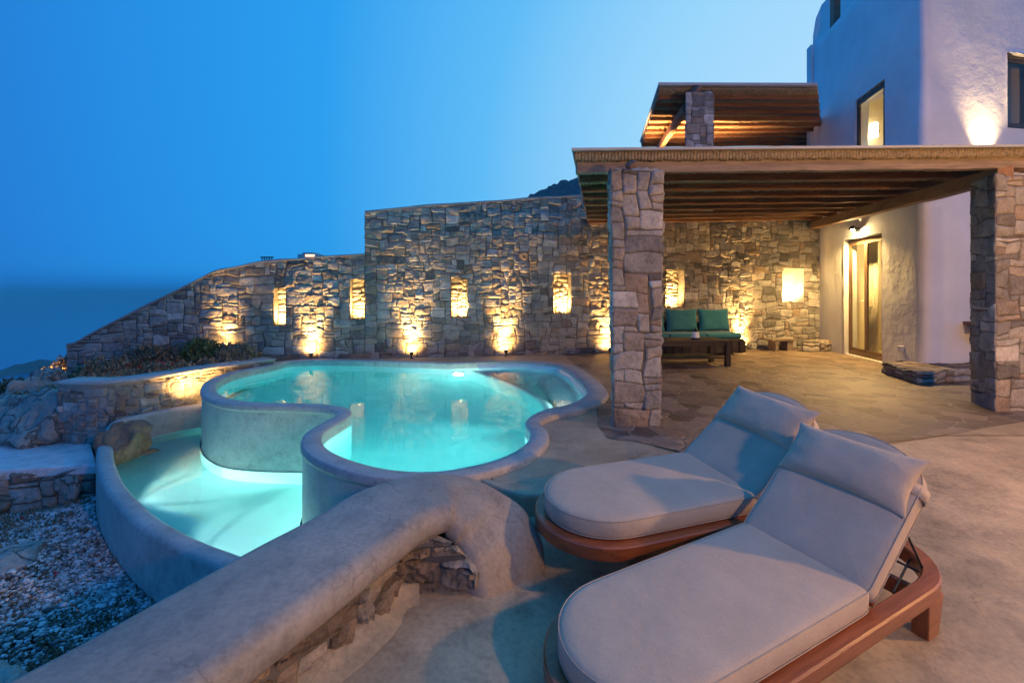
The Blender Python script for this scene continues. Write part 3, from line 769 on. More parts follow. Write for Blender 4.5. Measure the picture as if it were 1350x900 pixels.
# ==================================================================== PILLARS
def pillar(name, label, corners, z0, z1, seed, taper=0, topstone=True, cell=.07, grid=.022):
    c = sum((Vector(p) for p in corners), Vector((0,0)))/4; root = thing(name, label, 'pillar', (0,0,0))
    for i in range(4):
        a, b = Vector(corners[i]), Vector(corners[(i+1)%4]); d = (b-a).normalized(); n = Vector((d.y,-d.x))
        if n.dot((a+b)/2-c) < 0: n = -n
        A, Q, T = stonework((b-a).length, z1-z0, cell, seed+i, None, (), (2,5), (1,3), grid, .016, .10, .004, .010, .34, nf=15)
        W_ = line_map(a, b, z0, n)(A)
        if taper:
            s = 1+taper*((W_[:,2]-z0)/(z1-z0)-.5); W_[:,0] = c.x+(W_[:,0]-c.x)*s; W_[:,1] = c.y+(W_[:,1]-c.y)*s
        qmesh('stone_face', W_, Q, M_STONE, root, False, T)
    bm = bmesh.new(); sh = .985
    lo = [Vector((c.x+(p[0]-c.x)*(sh-taper/2), c.y+(p[1]-c.y)*(sh-taper/2), z0)) for p in corners]
    hi = [Vector((c.x+(p[0]-c.x)*(sh+taper/2), c.y+(p[1]-c.y)*(sh+taper/2), z1)) for p in corners]
    hexa(bm, lo, hi); bm_obj('core', bm, M_MORTAR, root)
    # rough top stones
    A, Q, T = stonework(1, 1, .25, seed+9, None, (), (1,3), (1,2), .06, .03, .3, .01, .02)
    e1 = hi[1]-hi[0]; e2 = hi[3]-hi[0]
    Wt = np.array([hi[0]+e1*a+e2*b+Vector((0,0,d)) for a, b, d in A]); qmesh('top_stone', Wt, Q, M_STONE, root, False, T)
    return root, c
p1c = [(1.06,5.16),(1.61,5.22),(1.71,5.74),(1.155,5.68)]
pillar('stone_pillar', 'square stone pillar standing near the pool in front of the pergola', p1c, -.02, 2.74, 101, .14)
p2c = [(5.80,5.82),(6.42,5.93),(6.60,6.44),(5.98,6.33)]
pillar('stone_pillar', 'square stone pillar at the right edge under the pergola corner', p2c, -.02, 2.86, 131, .02)
q = D(903,193,9.75); X0 = q.x
pillar('stone_pillar', 'short pale stone pillar carrying the upper pergola', [(X0,9.7),(X0+.57,9.75),(X0+.78,10.3),(X0+.22,10.25)], 3.1, 5.42, 151, 0)
pillar('stone_pillar', 'added stone pillar carrying the assumed lantern, unseen off to the right of the loungers', [(6.75,1.3),(7.3,1.35),(7.25,1.9),(6.7,1.85)], -.4, 3.6, 171, 0, cell=.1, grid=.05)  # unseen pillar, added to hold the assumed lantern

def rock(name, label, loc, size, seed, m=M_ROCK, sub=4, amp=.28, rot=0, cat='boulder', group=None, tone=.5, freq=1.1):
    bm = bmesh.new(); bmesh.ops.create_icosphere(bm, subdivisions=sub, radius=1)
    V = np.array([v.co[:] for v in bm.verts]); d = fbm(V[:,0]*freq+seed, V[:,1]*freq, V[:,2]*freq, seed, 5)
    rid = 1-np.abs(vn(V[:,0]*2+seed*3, V[:,1]*2, V[:,2]*2, seed+9))
    rg = np.random.default_rng(seed+50)
    for k in range(9):                           # split planes give the boulder flat faces and edges
        a = rg.normal(size=3); a /= np.linalg.norm(a); q = V@a-rg.uniform(.55,.85); V = V-np.outer(np.maximum(q,0)*.85, a)
    V = V*(1+amp*.8*d-amp*.5*rid**4)[:,None]
    for v, c in zip(bm.verts, V): v.co = Vector(c)*1.0
    for v in bm.verts: v.co = Vector((v.co.x*size[0], v.co.y*size[1], v.co.z*size[2]))
    me = bpy.data.meshes.new(name); bm.to_mesh(me); bm.free()
    a = me.attributes.new('tone', 'FLOAT', 'POINT'); a.data.foreach_set('value', [tone]*len(me.vertices))
    o = link(name, me, m, None, True); o.location = loc; o.rotation_euler = (0,0,rot); return tag(o, label, cat, group)
rock('ballast_stone', 'dark round stone resting on top of the near pillar', (1.31,5.3,2.83), (.07,.07,.065), 3, M_ROCKB, 3, .2, cat='stone')
rock('ballast_stone', 'round stone resting on top of the upper short pillar', (X0+.28,9.85,5.52), (.12,.12,.12), 5, M_ROCKB, 3, .2, cat='stone')
rock('ballast_stone', 'flat stone resting on top of the right edge pillar', (6.25,6.0,2.98), (.16,.14,.08), 6, M_ROCKB, 3, .2, cat='stone')

# ==================================================================== PERGOLAS
def lerp4(c, s, t):                              # c = FL, FR, BR, BL  s along width, t along depth
    s, t = float(s), float(t)
    return c[0]*(1-s)*(1-t)+c[1]*s*(1-t)+c[2]*s*t+c[3]*(1-s)*t
def reeds(name, c, off, pitch, parent, th=.05):
    W_ = (c[1]-c[0]).length; n = int(W_/pitch); k = 4; S = np.linspace(0, 1, n*k+1); nd = 10; V, Q = [], []
    r = rng.uniform(-1, 1, n+1)
    for j, t in enumerate(np.linspace(0, 1, nd)):
        for i, s in enumerate(S):
            p = lerp4(c, s, t); ph = (i % k)/k; bow = abs(math.sin(PI*ph))
            ri = r[i//k]; z = off - bow*pitch*.5 + ri*.006 + .006*math.sin(j*1.7+ri*9)
            V.append((p.x, p.y, p.z+z))
    m = n*k+1; nb = len(V)
    for j in range(nd-1):
        for i in range(m-1): Q.append((j*m+i, j*m+i+1, (j+1)*m+i+1, (j+1)*m+i))
    for j, t in enumerate(np.linspace(0, 1, nd)):       # upper side
        for i, s in enumerate(S):
            p = lerp4(c, s, t); ph = (i % k)/k; bow = abs(math.sin(PI*ph)); V.append((p.x, p.y, p.z+off+th+bow*pitch*.4))
    for j in range(nd-1):
        for i in range(m-1): a = nb+j*m+i; Q.append((a, a+m, a+m+1, a+1))
    for i in range(m-1):
        Q.append((i, nb+i, nb+i+1, i+1)); a = (nd-1)*m+i; Q.append((a, a+1, nb+a+1, nb+a))
    for j in range(nd-1):
        a = j*m; Q.append((a, a+m, nb+a+m, nb+a)); a = j*m+m-1; Q.append((a, nb+a, nb+a+m, a+m))
    return qmesh(name, V, Q, M_REED, parent, False)
# corners at the underside of the rafters
LP = [D(757,228,5.55), D(1350,226,6.0), Vector((7.75,12.2,3.22)), Vector((1.72,11.15,2.97))]
LP[1] = Vector((6.55,5.9,2.95))
pg = thing('pergola', 'large lower pergola with rough beams and reed covering over the terrace', 'pergola')
nr = 9
for i in range(nr):
    t = i/(nr-1)*.985+.006
    a, b = lerp4(LP, .004, t), lerp4(LP, .998, t)
    up = Vector((0,0,.065 if i == 0 else .08)); bm = bmesh.new()
    beam_mesh(bm, a+up, b+up, .10 if i == 0 else .085, .13 if i == 0 else .10, 26, .006)
    bm_obj('rafter', bm, M_BEAMW if i == 0 else M_BEAM, pg, False, .008)
reeds('reed_covering', [lerp4(LP, 0, -.012), lerp4(LP, 1, -.012), lerp4(LP, 1, 1), lerp4(LP, 0, 1)], .135, .038, pg, .08)
bm = bmesh.new(); c4 = [lerp4(LP, -.004, -.022), lerp4(LP, 1.004, -.022), lerp4(LP, 1.004, 1), lerp4(LP, -.004, 1)]
hexa(bm, [p+Vector((0,0,.225)) for p in c4], [p+Vector((0,0,.255)) for p in c4]); bm_obj('roof_board', bm, M_TRIM, pg, False, .004)
# long beams
bm = bmesh.new(); beam_mesh(bm, Vector((5.95,5.85,2.865)), Vector((7.62,12.3,3.12)), .16, .18, 20, .006); bm_obj('cross_beam', bm, M_BEAMY, pg, False, .01)
bm = bmesh.new(); beam_mesh(bm, Vector((1.26,5.76,2.70)), Vector((2.55,11.2,2.87)), .15, .17, 16, .006); bm_obj('cross_beam', bm, M_BEAMY, pg, False, .01)
bm = bmesh.new(); beam_mesh(bm, Vector((6.1,5.85,2.865)), Vector((6.9,2.0,2.865)), .16, .18, 12, .006)   # carries on to the added lantern pillar
# upper pergola
UPg = [D(869,128,9.85), D(1074,127,10.4), Vector((8.2,14.6,5.75)), Vector((3.98,14.4,5.72))]
up_ = thing('pergola', 'upper pergola with glowing orange rafters and reeds behind the short pillar', 'pergola')
UPg[0].z = 5.42; UPg[1].z = 5.60; UPg[1] = Vector((6.55,10.2,5.52))
UPg[0] = Vector(((869-CX)/F*9.85, 9.85, EYE+(384-127)/F*9.85)); UPg[1] = Vector(((1078-CX)/F*10.2, 10.2, EYE+(384-127)/F*10.2))
UPg[3] = Vector(((845-CX)/F*14.2, 14.2, UPg[0].z+.2)); UPg[2] = Vector((9.2,14.4,UPg[0].z+.3))
for i in range(9):
    t = i/8*.90+.075; a, b = lerp4(UPg, .003, t), lerp4(UPg, .998, t); bm = bmesh.new()
    beam_mesh(bm, a+Vector((0,0,.09)), b+Vector((0,0,.09)), .075, .09, 16, .006); bm_obj('rafter', bm, M_BEAM, up_, False, .008)
reeds('reed_covering', UPg, .14, .05, up_, .04)
bm = bmesh.new(); c4 = [lerp4(UPg, -.006, -.02), lerp4(UPg, 1.0, -.02), lerp4(UPg, 1.0, 1), lerp4(UPg, -.006, 1)]
hexa(bm, [p+Vector((0,0,.195)) for p in c4], [p+Vector((0,0,.25)) for p in c4]); bm_obj('roof_board', bm, M_TRIM, up_, False, .004)
bm = bmesh.new(); beam_mesh(bm, Vector((X0+.2,10.25,5.32)), Vector((X0+.75,14.2,5.5)), .13, .16, 10, .006); bm_obj('cross_beam', bm, M_BEAMY, up_, False, .01)
# upper terrace floor between the two pergolas
bm = bmesh.new(); hexa(bm, [Vector(p) for p in ((2.0,12.05,3.28),(7.9,13.05,3.28),(9,20,3.28),(2.0,20,3.28))], [Vector(p) for p in ((2.0,12.05,3.42),(7.9,13.05,3.42),(9,20,3.42),(2.0,20,3.42))])
o = bm_obj('upper_terrace', bm, M_SCREED); tag(o, kind='structure')
# assumed warm lamps, themselves unseen, under the upper pergola (their glow is on the rafters)
UG = 'assumed small floor spots lighting the upper pergola from below'
for i, (x, y, lab) in enumerate(((3.7,12.4,'assumed floor spot under the left part of the upper pergola'),(4.9,12.6,'assumed floor spot under the right part of the upper pergola'))):
    r = thing('assumed_floor_spotlight', lab, 'lamp', (x,y,3.42), group=UG)
    bm = bmesh.new(); cyl(bm, (0,0,0), (0,0,.1), .05, .055, 14); bm_obj('lamp_body', bm, M_METAL, r)
    bm = bmesh.new(); cyl(bm, (0,0,.1005), (0,0,.104), .05, .05, 14); bm_obj('lens', bm, M_EW, r)
    lamp('assumed_floor_spot_light', 'SPOT', (0,0,.12), 2500, (1,.47,.16), .05, Vector((0,-2.6,4.0)), 135, 1, r)

# assumed lantern, added out of frame on the right to cast warm light over the loungers
ln = thing('assumed_pillar_lantern', 'assumed lit lantern on a bracket on the added pillar right of the loungers', 'lamp', (6.6,1.62,2.7))
bm = bmesh.new(); cyl(bm, (.1,0,.2), (-.18,0,.2), .012, .012, 8); cyl(bm, (-.18,0,.2), (-.18,0,.12), .008, .008, 8); bm_obj('bracket', bm, M_METAL, ln)
bm = bmesh.new(); cyl(bm, (-.18,0,.12), (-.18,0,.06), .03, .12, 20, False); bm_obj('lamp_shade', bm, M_METAL, ln, True)
bm = bmesh.new(); bmesh.ops.create_icosphere(bm, subdivisions=2, radius=.045, matrix=Matrix.Translation((-.18,0,.03))); bm_obj('bulb', bm, M_EB, ln, True)
lamp('assumed_lantern_light', 'POINT', (-.18,0,-.04), 760, (1,.48,.12), .10, None, 90, 1, ln)

gl = thing('assumed_lamp_post', 'assumed lit globe lamp on a thin post, added unseen at the near end of the terrace', 'lamp', (3.2,-1.4,fh(3.2,-1.4)))  # assumed lamp, added unseen behind the camera to light the loungers
bm = bmesh.new(); cyl(bm, (0,0,0), (0,0,2.72), .03, .022, 12); cyl(bm, (0,0,0), (0,0,.04), .12, .12, 20); bm_obj('pole', bm, M_METAL, gl)
bm = bmesh.new(); cyl(bm, (0,0,2.72), (0,0,2.77), .05, .09, 16); bm_obj('collar', bm, M_METAL, gl)
bm = bmesh.new(); bmesh.ops.create_icosphere(bm, subdivisions=3, radius=.09, matrix=Matrix.Translation((0,0,2.86))); bm_obj('globe', bm, M_EB, gl, True)
lamp('assumed_globe_light', 'POINT', (0,0,3.05), 350, (1,.53,.19), .12, None, 90, 1, gl)

# ==================================================================== UPPER POOL
PO = [(340,483),(300,491),(271,503),(265,515),(275,525),(300,532),(345,535),(400,536),(432,539),(445,545),(428,555),(403,570),(397,583),(405,597),(430,611),(470,624),(520,632),(580,632),(640,622),(690,606),(719,585),(722,568),(712,556),(735,546),(775,538),(797,526),(801,515),(786,500),(768,487),(745,479),(700,475.2),(640,475.5),(600,477),(560,476),(480,473.5),(415,473),(370,476)]
ZC = .05
outer = catmull([tuple(P(x, y, ZC))[:2] for x, y in PO], 8)
outer = resample(outer, 300)
if area2(outer) < 0: outer = outer[::-1]
nrm = normals2(outer)                            # left normal of a CCW curve points inwards
def smooth_loop(a, k=3):
    for _ in range(k): a = (np.roll(a,1,0)+a*2+np.roll(a,-1,0))/4
    return a
wid = np.full(300, .18)
for i in range(300):
    if outer[i,0] > .45 and outer[i,1] > 5.4: wid[i] = .30
wid = smooth_loop(wid[:,None], 8)[:,0]
inner = smooth_loop(outer+nrm*wid[:,None], 3)
ZW = -.06
pool = thing('swimming_pool', 'turquoise lit free form swimming pool with a rounded coping beside the terrace', 'pool')
# coping: swept profile between the two loops
prof = [(.03,-.03),(-.004,-.028),(-.010,.0),(0,.035-.0),(.02,.048),(.06,.052),(.5,.056),(.94,.05),(.985,.04),(1.0,.015),(1.0,-.10)]
V, Q = [], []; n = 300
for a, z in prof:
    L_ = outer*(1-a)+inner*a if a >= 0 else outer+nrm*a
    for p in L_: V.append((p[0], p[1], z))
for k in range(len(prof)-1):
    for i in range(n): Q.append((k*n+i, k*n+(i+1)%n, (k+1)*n+(i+1)%n, (k+1)*n+i))
qmesh('coping', V, Q, M_COPING, pool)
def band(name, loop, z0, z1, m, parent, rows=2, thick=None, flip=False):
    V, Q = [], []; n = len(loop)
    for k in range(rows+1):
        z = z0+(z1-z0)*k/rows
        for p in loop: V.append((p[0], p[1], z))
    for k in range(rows):
        for i in range(n):
            q = (k*n+i, k*n+(i+1)%n, (k+1)*n+(i+1)%n, (k+1)*n+i); Q.append(q[::-1] if flip else q)
    return qmesh(name, V, Q, m, parent)
band('outer_wall', outer+nrm*.008, -1.45, -.028, M_POOLWALL, pool, 8)
band('inner_wall', inner-nrm*.004, -1.3, -.03, M_POOLIN, pool, 6, flip=True)
def fill(name, loop, z, m, parent=None, holes=(), smooth=True):
    bm = bmesh.new(); es = []
    for lp in (loop, *holes):
        vs = [bm.verts.new((p[0], p[1], z if len(p) < 3 else p[2])) for p in lp]
        es += [bm.edges.new((vs[i], vs[(i+1)%len(vs)])) for i in range(len(vs))]
    bmesh.ops.triangle_fill(bm, use_beauty=True, edges=es)
    for f in bm.faces:
        if f.normal.z < 0: f.normal_flip()
    me = bpy.data.meshes.new(name); bm.to_mesh(me); bm.free()
    return link(name, me, m, parent, smooth)
fill('pool_floor', inner-nrm*.02, -1.2, M_POOLIN, pool)
def water_body(name, loop, z0, z1, m):
    n = len(loop); bm = bmesh.new()
    lo = [bm.verts.new((p[0], p[1], z0)) for p in loop]; hi = [bm.verts.new((p[0], p[1], z1)) for p in loop]
    for i in range(n): bm.faces.new((lo[i], lo[(i+1)%n], hi[(i+1)%n], hi[i]))
    bm.faces.new(hi); bm.faces.new(lo[::-1])
    bmesh.ops.recalc_face_normals(bm, faces=bm.faces[:])
    me = bpy.data.meshes.new(name); bm.to_mesh(me); bm.free(); return link(name, me, m, None, False)
o = water_body('water', inner-nrm*.03, -1.26, ZW, M_WATER); tag(o, kind='structure')
# whirlpool end: submerged dividing wall, bench, moulded rim with jets
dv = catmull([tuple(P(x, y, -.12))[:2] for x, y in ((612,484),(650,495),(690,510),(722,527),(733,541))], 8, False)
dn = normals2(dv, False); V, Q = [], []
pr = [(.0,-1.2),(.0,-.40),(.02,-.34),(.07,-.32),(.14,-.34),(.16,-.40),(.16,-1.2)]
for a, z in pr:
    for p, q in zip(dv, dn): V.append((p[0]-q[0]*a, p[1]-q[1]*a, z))
n = len(dv)
for k in range(len(pr)-1):
    for i in range(n-1): Q.append((k*n+i, k*n+i+1, (k+1)*n+i+1, (k+1)*n+i))
qmesh('spa_divider', V, Q, M_POOLIN, pool)
# bench + floor of the spa
mk = np.array([(p[0] > .62 and p[1] > 5.75) or (p[1] > 8.9 and p[0] > -.8) for p in outer])
k0 = next(i for i in range(300) if mk[i] and not mk[i-1]); jac = []
while mk[k0 % 300]: jac.append(k0 % 300); k0 += 1
seg = inner[jac]; segn = nrm[jac]
V, Q = [], []; pr = [(-.02,.03),(.03,-.04),(.06,-.12),(.09,-.30),(.13,-.48),(.40,-.52),(.44,-1.3)]
for a, z in pr:
    for p, q in zip(seg, segn): V.append((p[0]+q[0]*a, p[1]+q[1]*a, z))
n = len(seg)
for k in range(len(pr)-1):
    for i in range(n-1): Q.append((k*n+i, k*n+i+1, (k+1)*n+i+1, (k+1)*n+i))
qmesh('spa_bench', V, Q, M_SHELL, pool)
for px_, py_ in ((765,503),(772,511),(776,520),(757,533)):
    q = P(px_, py_, -.04); bm = bmesh.new(); cyl(bm, (q.x,q.y,q.z-.02), (q.x-.02,q.y-.01,q.z+.015), .035, .03, 14); cyl(bm, (q.x-.02,q.y-.01,q.z+.0155), (q.x-.022,q.y-.011,q.z+.02), .016, .014, 10); bm_obj('jet', bm, M_STEEL, pool, False, .003)
# pool lights
def pool_lamp(loc, aim, label, e, col=(.75,1,.95), ang=0, grp='underwater pool lights'):
    r = thing('pool_light', label, 'lamp', loc, group=grp); d = (Vector(aim)-Vector(loc)).normalized()
    bm = bmesh.new(); cyl(bm, -d*.03, d*.012, .10, .10, 24); bm_obj('trim_ring', bm, M_STEEL, r, False, .004)
    bm = bmesh.new(); cyl(bm, d*.0125, d*.018, .08, .08, 24); bm_obj('lens', bm, M_EP, r)
    if ang: lamp('pool_light_source', 'SPOT', d*.10, e, col, .05, d*2, ang, .5, r)
    else: lamp('pool_light_source', 'POINT', d*.13, e, col, .09, None, 90, 1, r)
def wall_pt(px, rear):                           # nearest inner-loop point by direction
    best = [i for i in range(300) if (inner[i,1] > 7.5) == rear]
    k = (px-CX)/F; i = min(best, key=lambda j: abs(inner[j,0]/inner[j,1]-k)); return inner[i], nrm[i]
for px_, rear, lab, e in ((606,True,'underwater light on the back wall of the pool near the whirlpool',600),(560,False,'added underwater fill light on the front wall of the pool, hidden behind the parapet',250)):  # front wall light is an unseen fill, added to brighten the pool's middle
    p, nn_ = wall_pt(px_, rear); q = Vector((p[0]+nn_[0]*.04, p[1]+nn_[1]*.04, -.45)); pool_lamp(q, q+Vector((nn_[0], nn_[1], -.15)), lab, e, ang=0 if rear else 165)
q = P(745,536,-.05); i = int(np.argmin(np.linalg.norm(inner-np.array(q[:2]), axis=1))); pool_lamp(Vector((inner[i][0]+nrm[i][0]*.10, inner[i][1]+nrm[i][1]*.10, -.27)), (inner[i][0]+nrm[i][0], inner[i][1]+nrm[i][1], -.4), 'underwater light inside the whirlpool near its front edge', 120, ang=160)
q = P(742,526,-.05)

# ==================================================================== LOWER BASIN
ZB = -.75
lb_left = [P(x, y, -.55) for x, y in ((150,588),(152,606),(166,636),(203,674),(252,703),(305,724),(360,742),(420,765))]
ia = int(np.argmin(np.linalg.norm(outer-np.array((-4.85,7.75)), axis=1))); ib = int(np.argmin(np.linalg.norm(outer-np.array((-1.0,3.64)), axis=1)))
kp = [tuple(outer[ia]+nrm[ia]*.015),(-5.02,7.84),(-5.35,7.45),(-5.52,7.0),(-5.38,6.6)]+[tuple(p)[:2] for p in lb_left]+[(-1.25,3.36),tuple(outer[ib]+nrm[ib]*.08)]
kl = resample(catmull(kp, 8, False), 180, False)
back = []; i = ia
while i != ib: back.append(outer[i]+nrm[i]*.10); i = (i+1)%300
lbc = np.vstack([kl, np.array(back[::-1])])
kn = normals2(kl, False); 
if area2(lbc) < 0: kn = -kn
basin = thing('lower_basin', 'lower overflow basin of glowing green water below the pool', 'pool')
rise = np.array([.17 if (p[1] > 6.75) else 0 for p in kl]); 
for _ in range(10): rise[1:-1] = (rise[:-2]+rise[2:]+2*rise[1:-1])/4
prof = [(-.17,-1.6),(-.17,-.60),(-.16,-.57),(-.13,-.55),(-.04,-.55),(-.01,-.57),(0,-.60),(0,-1.12)]
V, Q = [], []; n = 180
for a, z in prof:
    for p, q, r_ in zip(kl, kn, rise): V.append((p[0]+q[0]*a, p[1]+q[1]*a, z+(r_ if z > -.7 else 0)))
for k in range(len(prof)-1):
    for i in range(n-1): Q.append((k*n+i, k*n+i+1, (k+1)*n+i+1, (k+1)*n+i))
qmesh('kerb', V, Q, M_COPING, basin)
V, Q = [], []
for z in (-1.2, ZB+.012):
    for p, q in zip(kl, kn): V.append((p[0]+q[0]*.004, p[1]+q[1]*.004, z))
for i in range(n-1): Q.append((i, i+1, n+i+1, n+i))
qmesh('inner_lining', V, Q, M_POOLIN, basin)
def cen(loop, d): 
    c = loop; nn = normals2(c); nn = nn if area2(c) > 0 else -nn; return c+nn*d
fill('basin_floor', cen(lbc, .002), -1.13, M_POOLIN, basin)
# the basin laps the upper pool's outer wall
o = water_body('basin_water', cen(lbc, -.02), -1.16, ZB, M_WATER2); tag(o, kind='structure')
# lining of the upper pool's foot under water
fl = np.array([outer[k % 300]-nrm[k % 300]*.012 for k in range(ia, ib if ib > ia else ib+300)]); n = len(fl)
V = [(p[0], p[1], z) for z in (-1.2, ZB-.003) for p in fl]; qmesh('foot_lining', V, [(i, i+1, n+i+1, n+i) for i in range(n-1)], M_POOLIN, basin)
for px_, py_, lab, e in ((163,632,'underwater light in the left kerb of the lower basin',70),(252,700,'underwater light in the kerb of the lower basin nearest the parapet',80)):
    q = P(px_, py_, -.6); i = int(np.argmin(np.linalg.norm(kl-np.array(q[:2]), axis=1))); p = kl[i]+kn[i]*.05; ln2 = kn
    tq = Vector((ln2[i][0], ln2[i][1], 0)); sp_ = lamp('basin_beam', 'SPOT', Vector((p[0],p[1],-.84))+tq*.06, 1000, (.85,1,.95), .05, Vector((p[0],p[1],-1.13))+tq*.55, 75, 1, None)
    pool_lamp(Vector((p[0],p[1],-1.01)), Vector((p[0]+ln2[i][0], p[1]+ln2[i][1], -1.0)), lab, e*2, (.8,1,.92), 150)

# ==================================================================== TERRACE SHEETS
# main terrace z=0 : bounded by the pool's outer loop, walls, ramp line
i0 = int(np.argmin(np.linalg.norm(outer-np.array(P(645,621,ZC)[:2]), axis=1)))
i1 = int(np.argmin(np.linalg.norm(outer-np.array(P(300,491,ZC)[:2]), axis=1)))
lp = []
i = i0
while i != i1: lp.append(outer[i]+nrm[i]*.04); i = (i+1)%300
a_ = A0+WD*(-2.2); 
loop = [tuple(p) for p in lp]+[(-5.2,9.6),(-5.25,10.0)]+[tuple(A0+WD*uT0*1+WN*-.1)]+[tuple(A1-WN*.1), (9,14), (16,12), (16,4.9), (3,4.9), (2.0,4.85), (1.35,4.55), (.95,4.1), (.62,3.72), (.36,3.50), (.12,3.45), (-.06,3.55)]
def tri_area_ok(l): return l
o = fill('terrace', loop[:-0 or None], 0.0, M_SCREED, smooth=False); tag(o, kind='structure')
# riser of the slab step
V, Q = [], []
st = np.array(catmull([(.74,3.86),(.62,3.72),(.36,3.50),(.12,3.45),(-.06,3.55),(-.3,3.8)], 5, False))
sn = normals2(st, False)
for d, z in ((0,-.4),(-.004,-.02),(.0,.002),(.01,.006),(.06,.006)):
    for p, q in zip(st, sn): V.append((p[0]-q[0]*d*-1*-1, p[1]-q[1]*d*-1*-1, z))
n = len(st)
for k in range(4):
    for i in range(n-1): Q.append((k*n+i, k*n+i+1, (k+1)*n+i+1, (k+1)*n+i))
o = qmesh('terrace_edge', V, Q, M_SCREED); tag(o, kind='structure')
# flagstones
fb = [tuple(P(x, y, 0))[:2] for x, y in ((772,512),(783,530),(786,552),(800,576),(835,582),(870,590),(930,600))]+[(2.3,4.5),(3.66,4.66),(5.7,5.4),(8,6.2),(16,7)]
fb = catmull(fb, 4, False)
jl = fb+np.stack([.05*vn(fb[:,0]*4, fb[:,1]*4, 0, 4), .05*vn(fb[:,0]*4, fb[:,1]*4, 3, 5)], 1)
loop = [tuple(p) for p in jl]+[(16,11),(9,13.5),tuple(A1-WN*.1),tuple(A0+WD*wall_u(742)-WN*.1), (1.25,9.6), (1.45,8.8),(1.5,7.7)]
o = fill('flagstone_paving', [(p[0],p[1]) for p in loop], .005, M_FLAG, smooth=False); tag(o, kind='structure')
# near terrace: falling sheet
xs = np.concatenate([np.linspace(-1.2,3,43), np.linspace(3.2,16,20)]); ys = np.concatenate([np.linspace(-5,1,10), np.linspace(1.1,5.0,50)])
V = []; Q = []
bl = lambda y: float(np.interp(y, [-5,2.2,3.0,3.42,3.5,3.8,4.1,5.1], [-4,-.88,-.52,-.50,-.05,.42,.75,.85]))       # left limit follows the parapet
for y in ys:
    for x in xs:
        xx = max(x, bl(y)); z = fh(xx, y)+.008*float(vn(xx*1.3, y*1.3, 0, 8))-.004
        V.append((xx, y, min(z, -.006)))
m_ = len(xs)
for j in range(len(ys)-1):
    for i in range(m_-1): Q.append((j*m_+i, j*m_+i+1, (j+1)*m_+i+1, (j+1)*m_+i))
o = qmesh('near_terrace', V, Q, M_SCREED); tag(o, kind='structure')

# rubble pocket between pool and parapet
for i, (x, y, s) in enumerate(((.05,3.36,.07),(-.10,3.40,.06),(.17,3.27,.06),(-.22,3.52,.07),(.22,3.38,.05),(-.02,3.25,.06),(.1,3.18,.05))):
    rock('rubble_stone', 'small rough stone wedged between the parapet and the pool edge', (x,y,-.13), (s,s*.8,s*.7), 40+i, M_STONEW, 3, .3, cat='stone', group='loose stones between parapet and pool')

# ==================================================================== PARAPET
cp = catmull([(-2.15,-.6,.30),(-1.6,.6,.30),(-1.08,1.75,.30),(-.80,2.36,.30),(-.62,2.68,.315),(-.38,2.84,.30),(-.16,2.82,.20),(-.035,2.735,.06),(.03,2.675,-.10),(.06,2.65,-.30)], 10, False)
def sweep(path, prof, m, name, parent):
    n = len(path); V, Q = [], []; k = len(prof)
    T_ = np.gradient(path, axis=0); T_ /= np.linalg.norm(T_, axis=1)[:,None]
    hd = path[:, :2]; hdn = np.gradient(hd, axis=0)
    for it in range(4): hdn[1:-1] = (hdn[:-2]+2*hdn[1:-1]+hdn[2:])/4
    for i in range(n):
        h = hdn[i]; h = h/np.linalg.norm(h); w = np.array([h[1], -h[0], 0]); up = np.cross(w, T_[i]); up /= np.linalg.norm(up)
        if np.dot(up, [h[0],h[1],.3]) < 0: up = -up
        for a, b in prof:
            p = path[i]+w*a+up*b; V.append(p)
    for i in range(n-1):
        for j in range(k): Q.append((i*k+j, i*k+(j+1)%k, (i+1)*k+(j+1)%k, (i+1)*k+j))
    return V, Q
hw_ = .285; th = .15; rr = .075
pf = []
for (cx_, cz_, a0) in ((hw_-rr, -rr, 0), (-hw_+rr, -rr, 90), (-hw_+rr, -th+rr*.9, 180), (hw_-rr, -th+rr*.9, 270)):
    for k in range(6):
        a = math.radians(a0+k*18); pf.append((cx_+rr*math.cos(a), cz_+rr*math.sin(a)))
pf = [(a, b+(.014*(1-(a/hw_)**2) if b > -.03 else 0)) for a, b in pf]
pth = cp.copy()
par = thing('parapet', 'low curving plaster capped parapet sweeping down to the floor in the foreground', 'parapet')
V, Q = sweep(pth, pf, M_PARA, 'cap', par)
V = np.array(V); V = V+.006*np.stack([fbm(V[:,0]*2.2, V[:,1]*2.2, V[:,2]*2.2, s, 3) for s in (1,2,3)], 1)
qmesh('cap', V, Q, M_PARA, par)
# masonry under the cap (camera side) and plain outer side
base = cp[:int(len(cp)*.80)]; hd = base[:, :2]; nn_ = normals2(hd, False)
st_i = [tuple(hd[k]-nn_[k]*.17) for k in range(0, len(hd)) if hd[k][1]-nn_[k][1]*.17 < 2.30 and hd[k][0] < -.7]
innerc = catmull(st_i[::3]+[(-.63,2.43),(-.55,2.52),(-.42,2.55),(-.28,2.53),(-.17,2.52)], 6, False); innerc = resample(innerc, 160, False)
cm = curve_map(innerc, -.20, -1)
s_ = np.concatenate([[0], np.cumsum(np.linalg.norm(np.diff(innerc, axis=0), axis=1))])
tz = np.where(innerc[:,1] < 2.3, .19, np.interp(innerc[:,0], [-.7,-.5,-.3,-.15,-.02], [.19,.20,.13,-.02,-.10])); tz[innerc[:,0] < -.72] = .19
tp = lambda u: float(np.interp(u, s_, tz))+.20
A, Q, T = stonework(cm.L, .42, .055, 311, tp, (), (2,6), (1,3), .010, .035, .25, .005, .016, .4, nf=20)
sharp(qmesh('stone_base', cm(A), Q, M_STONEW, par, True, T), 25)
V, Q = [], []; n = len(innerc)
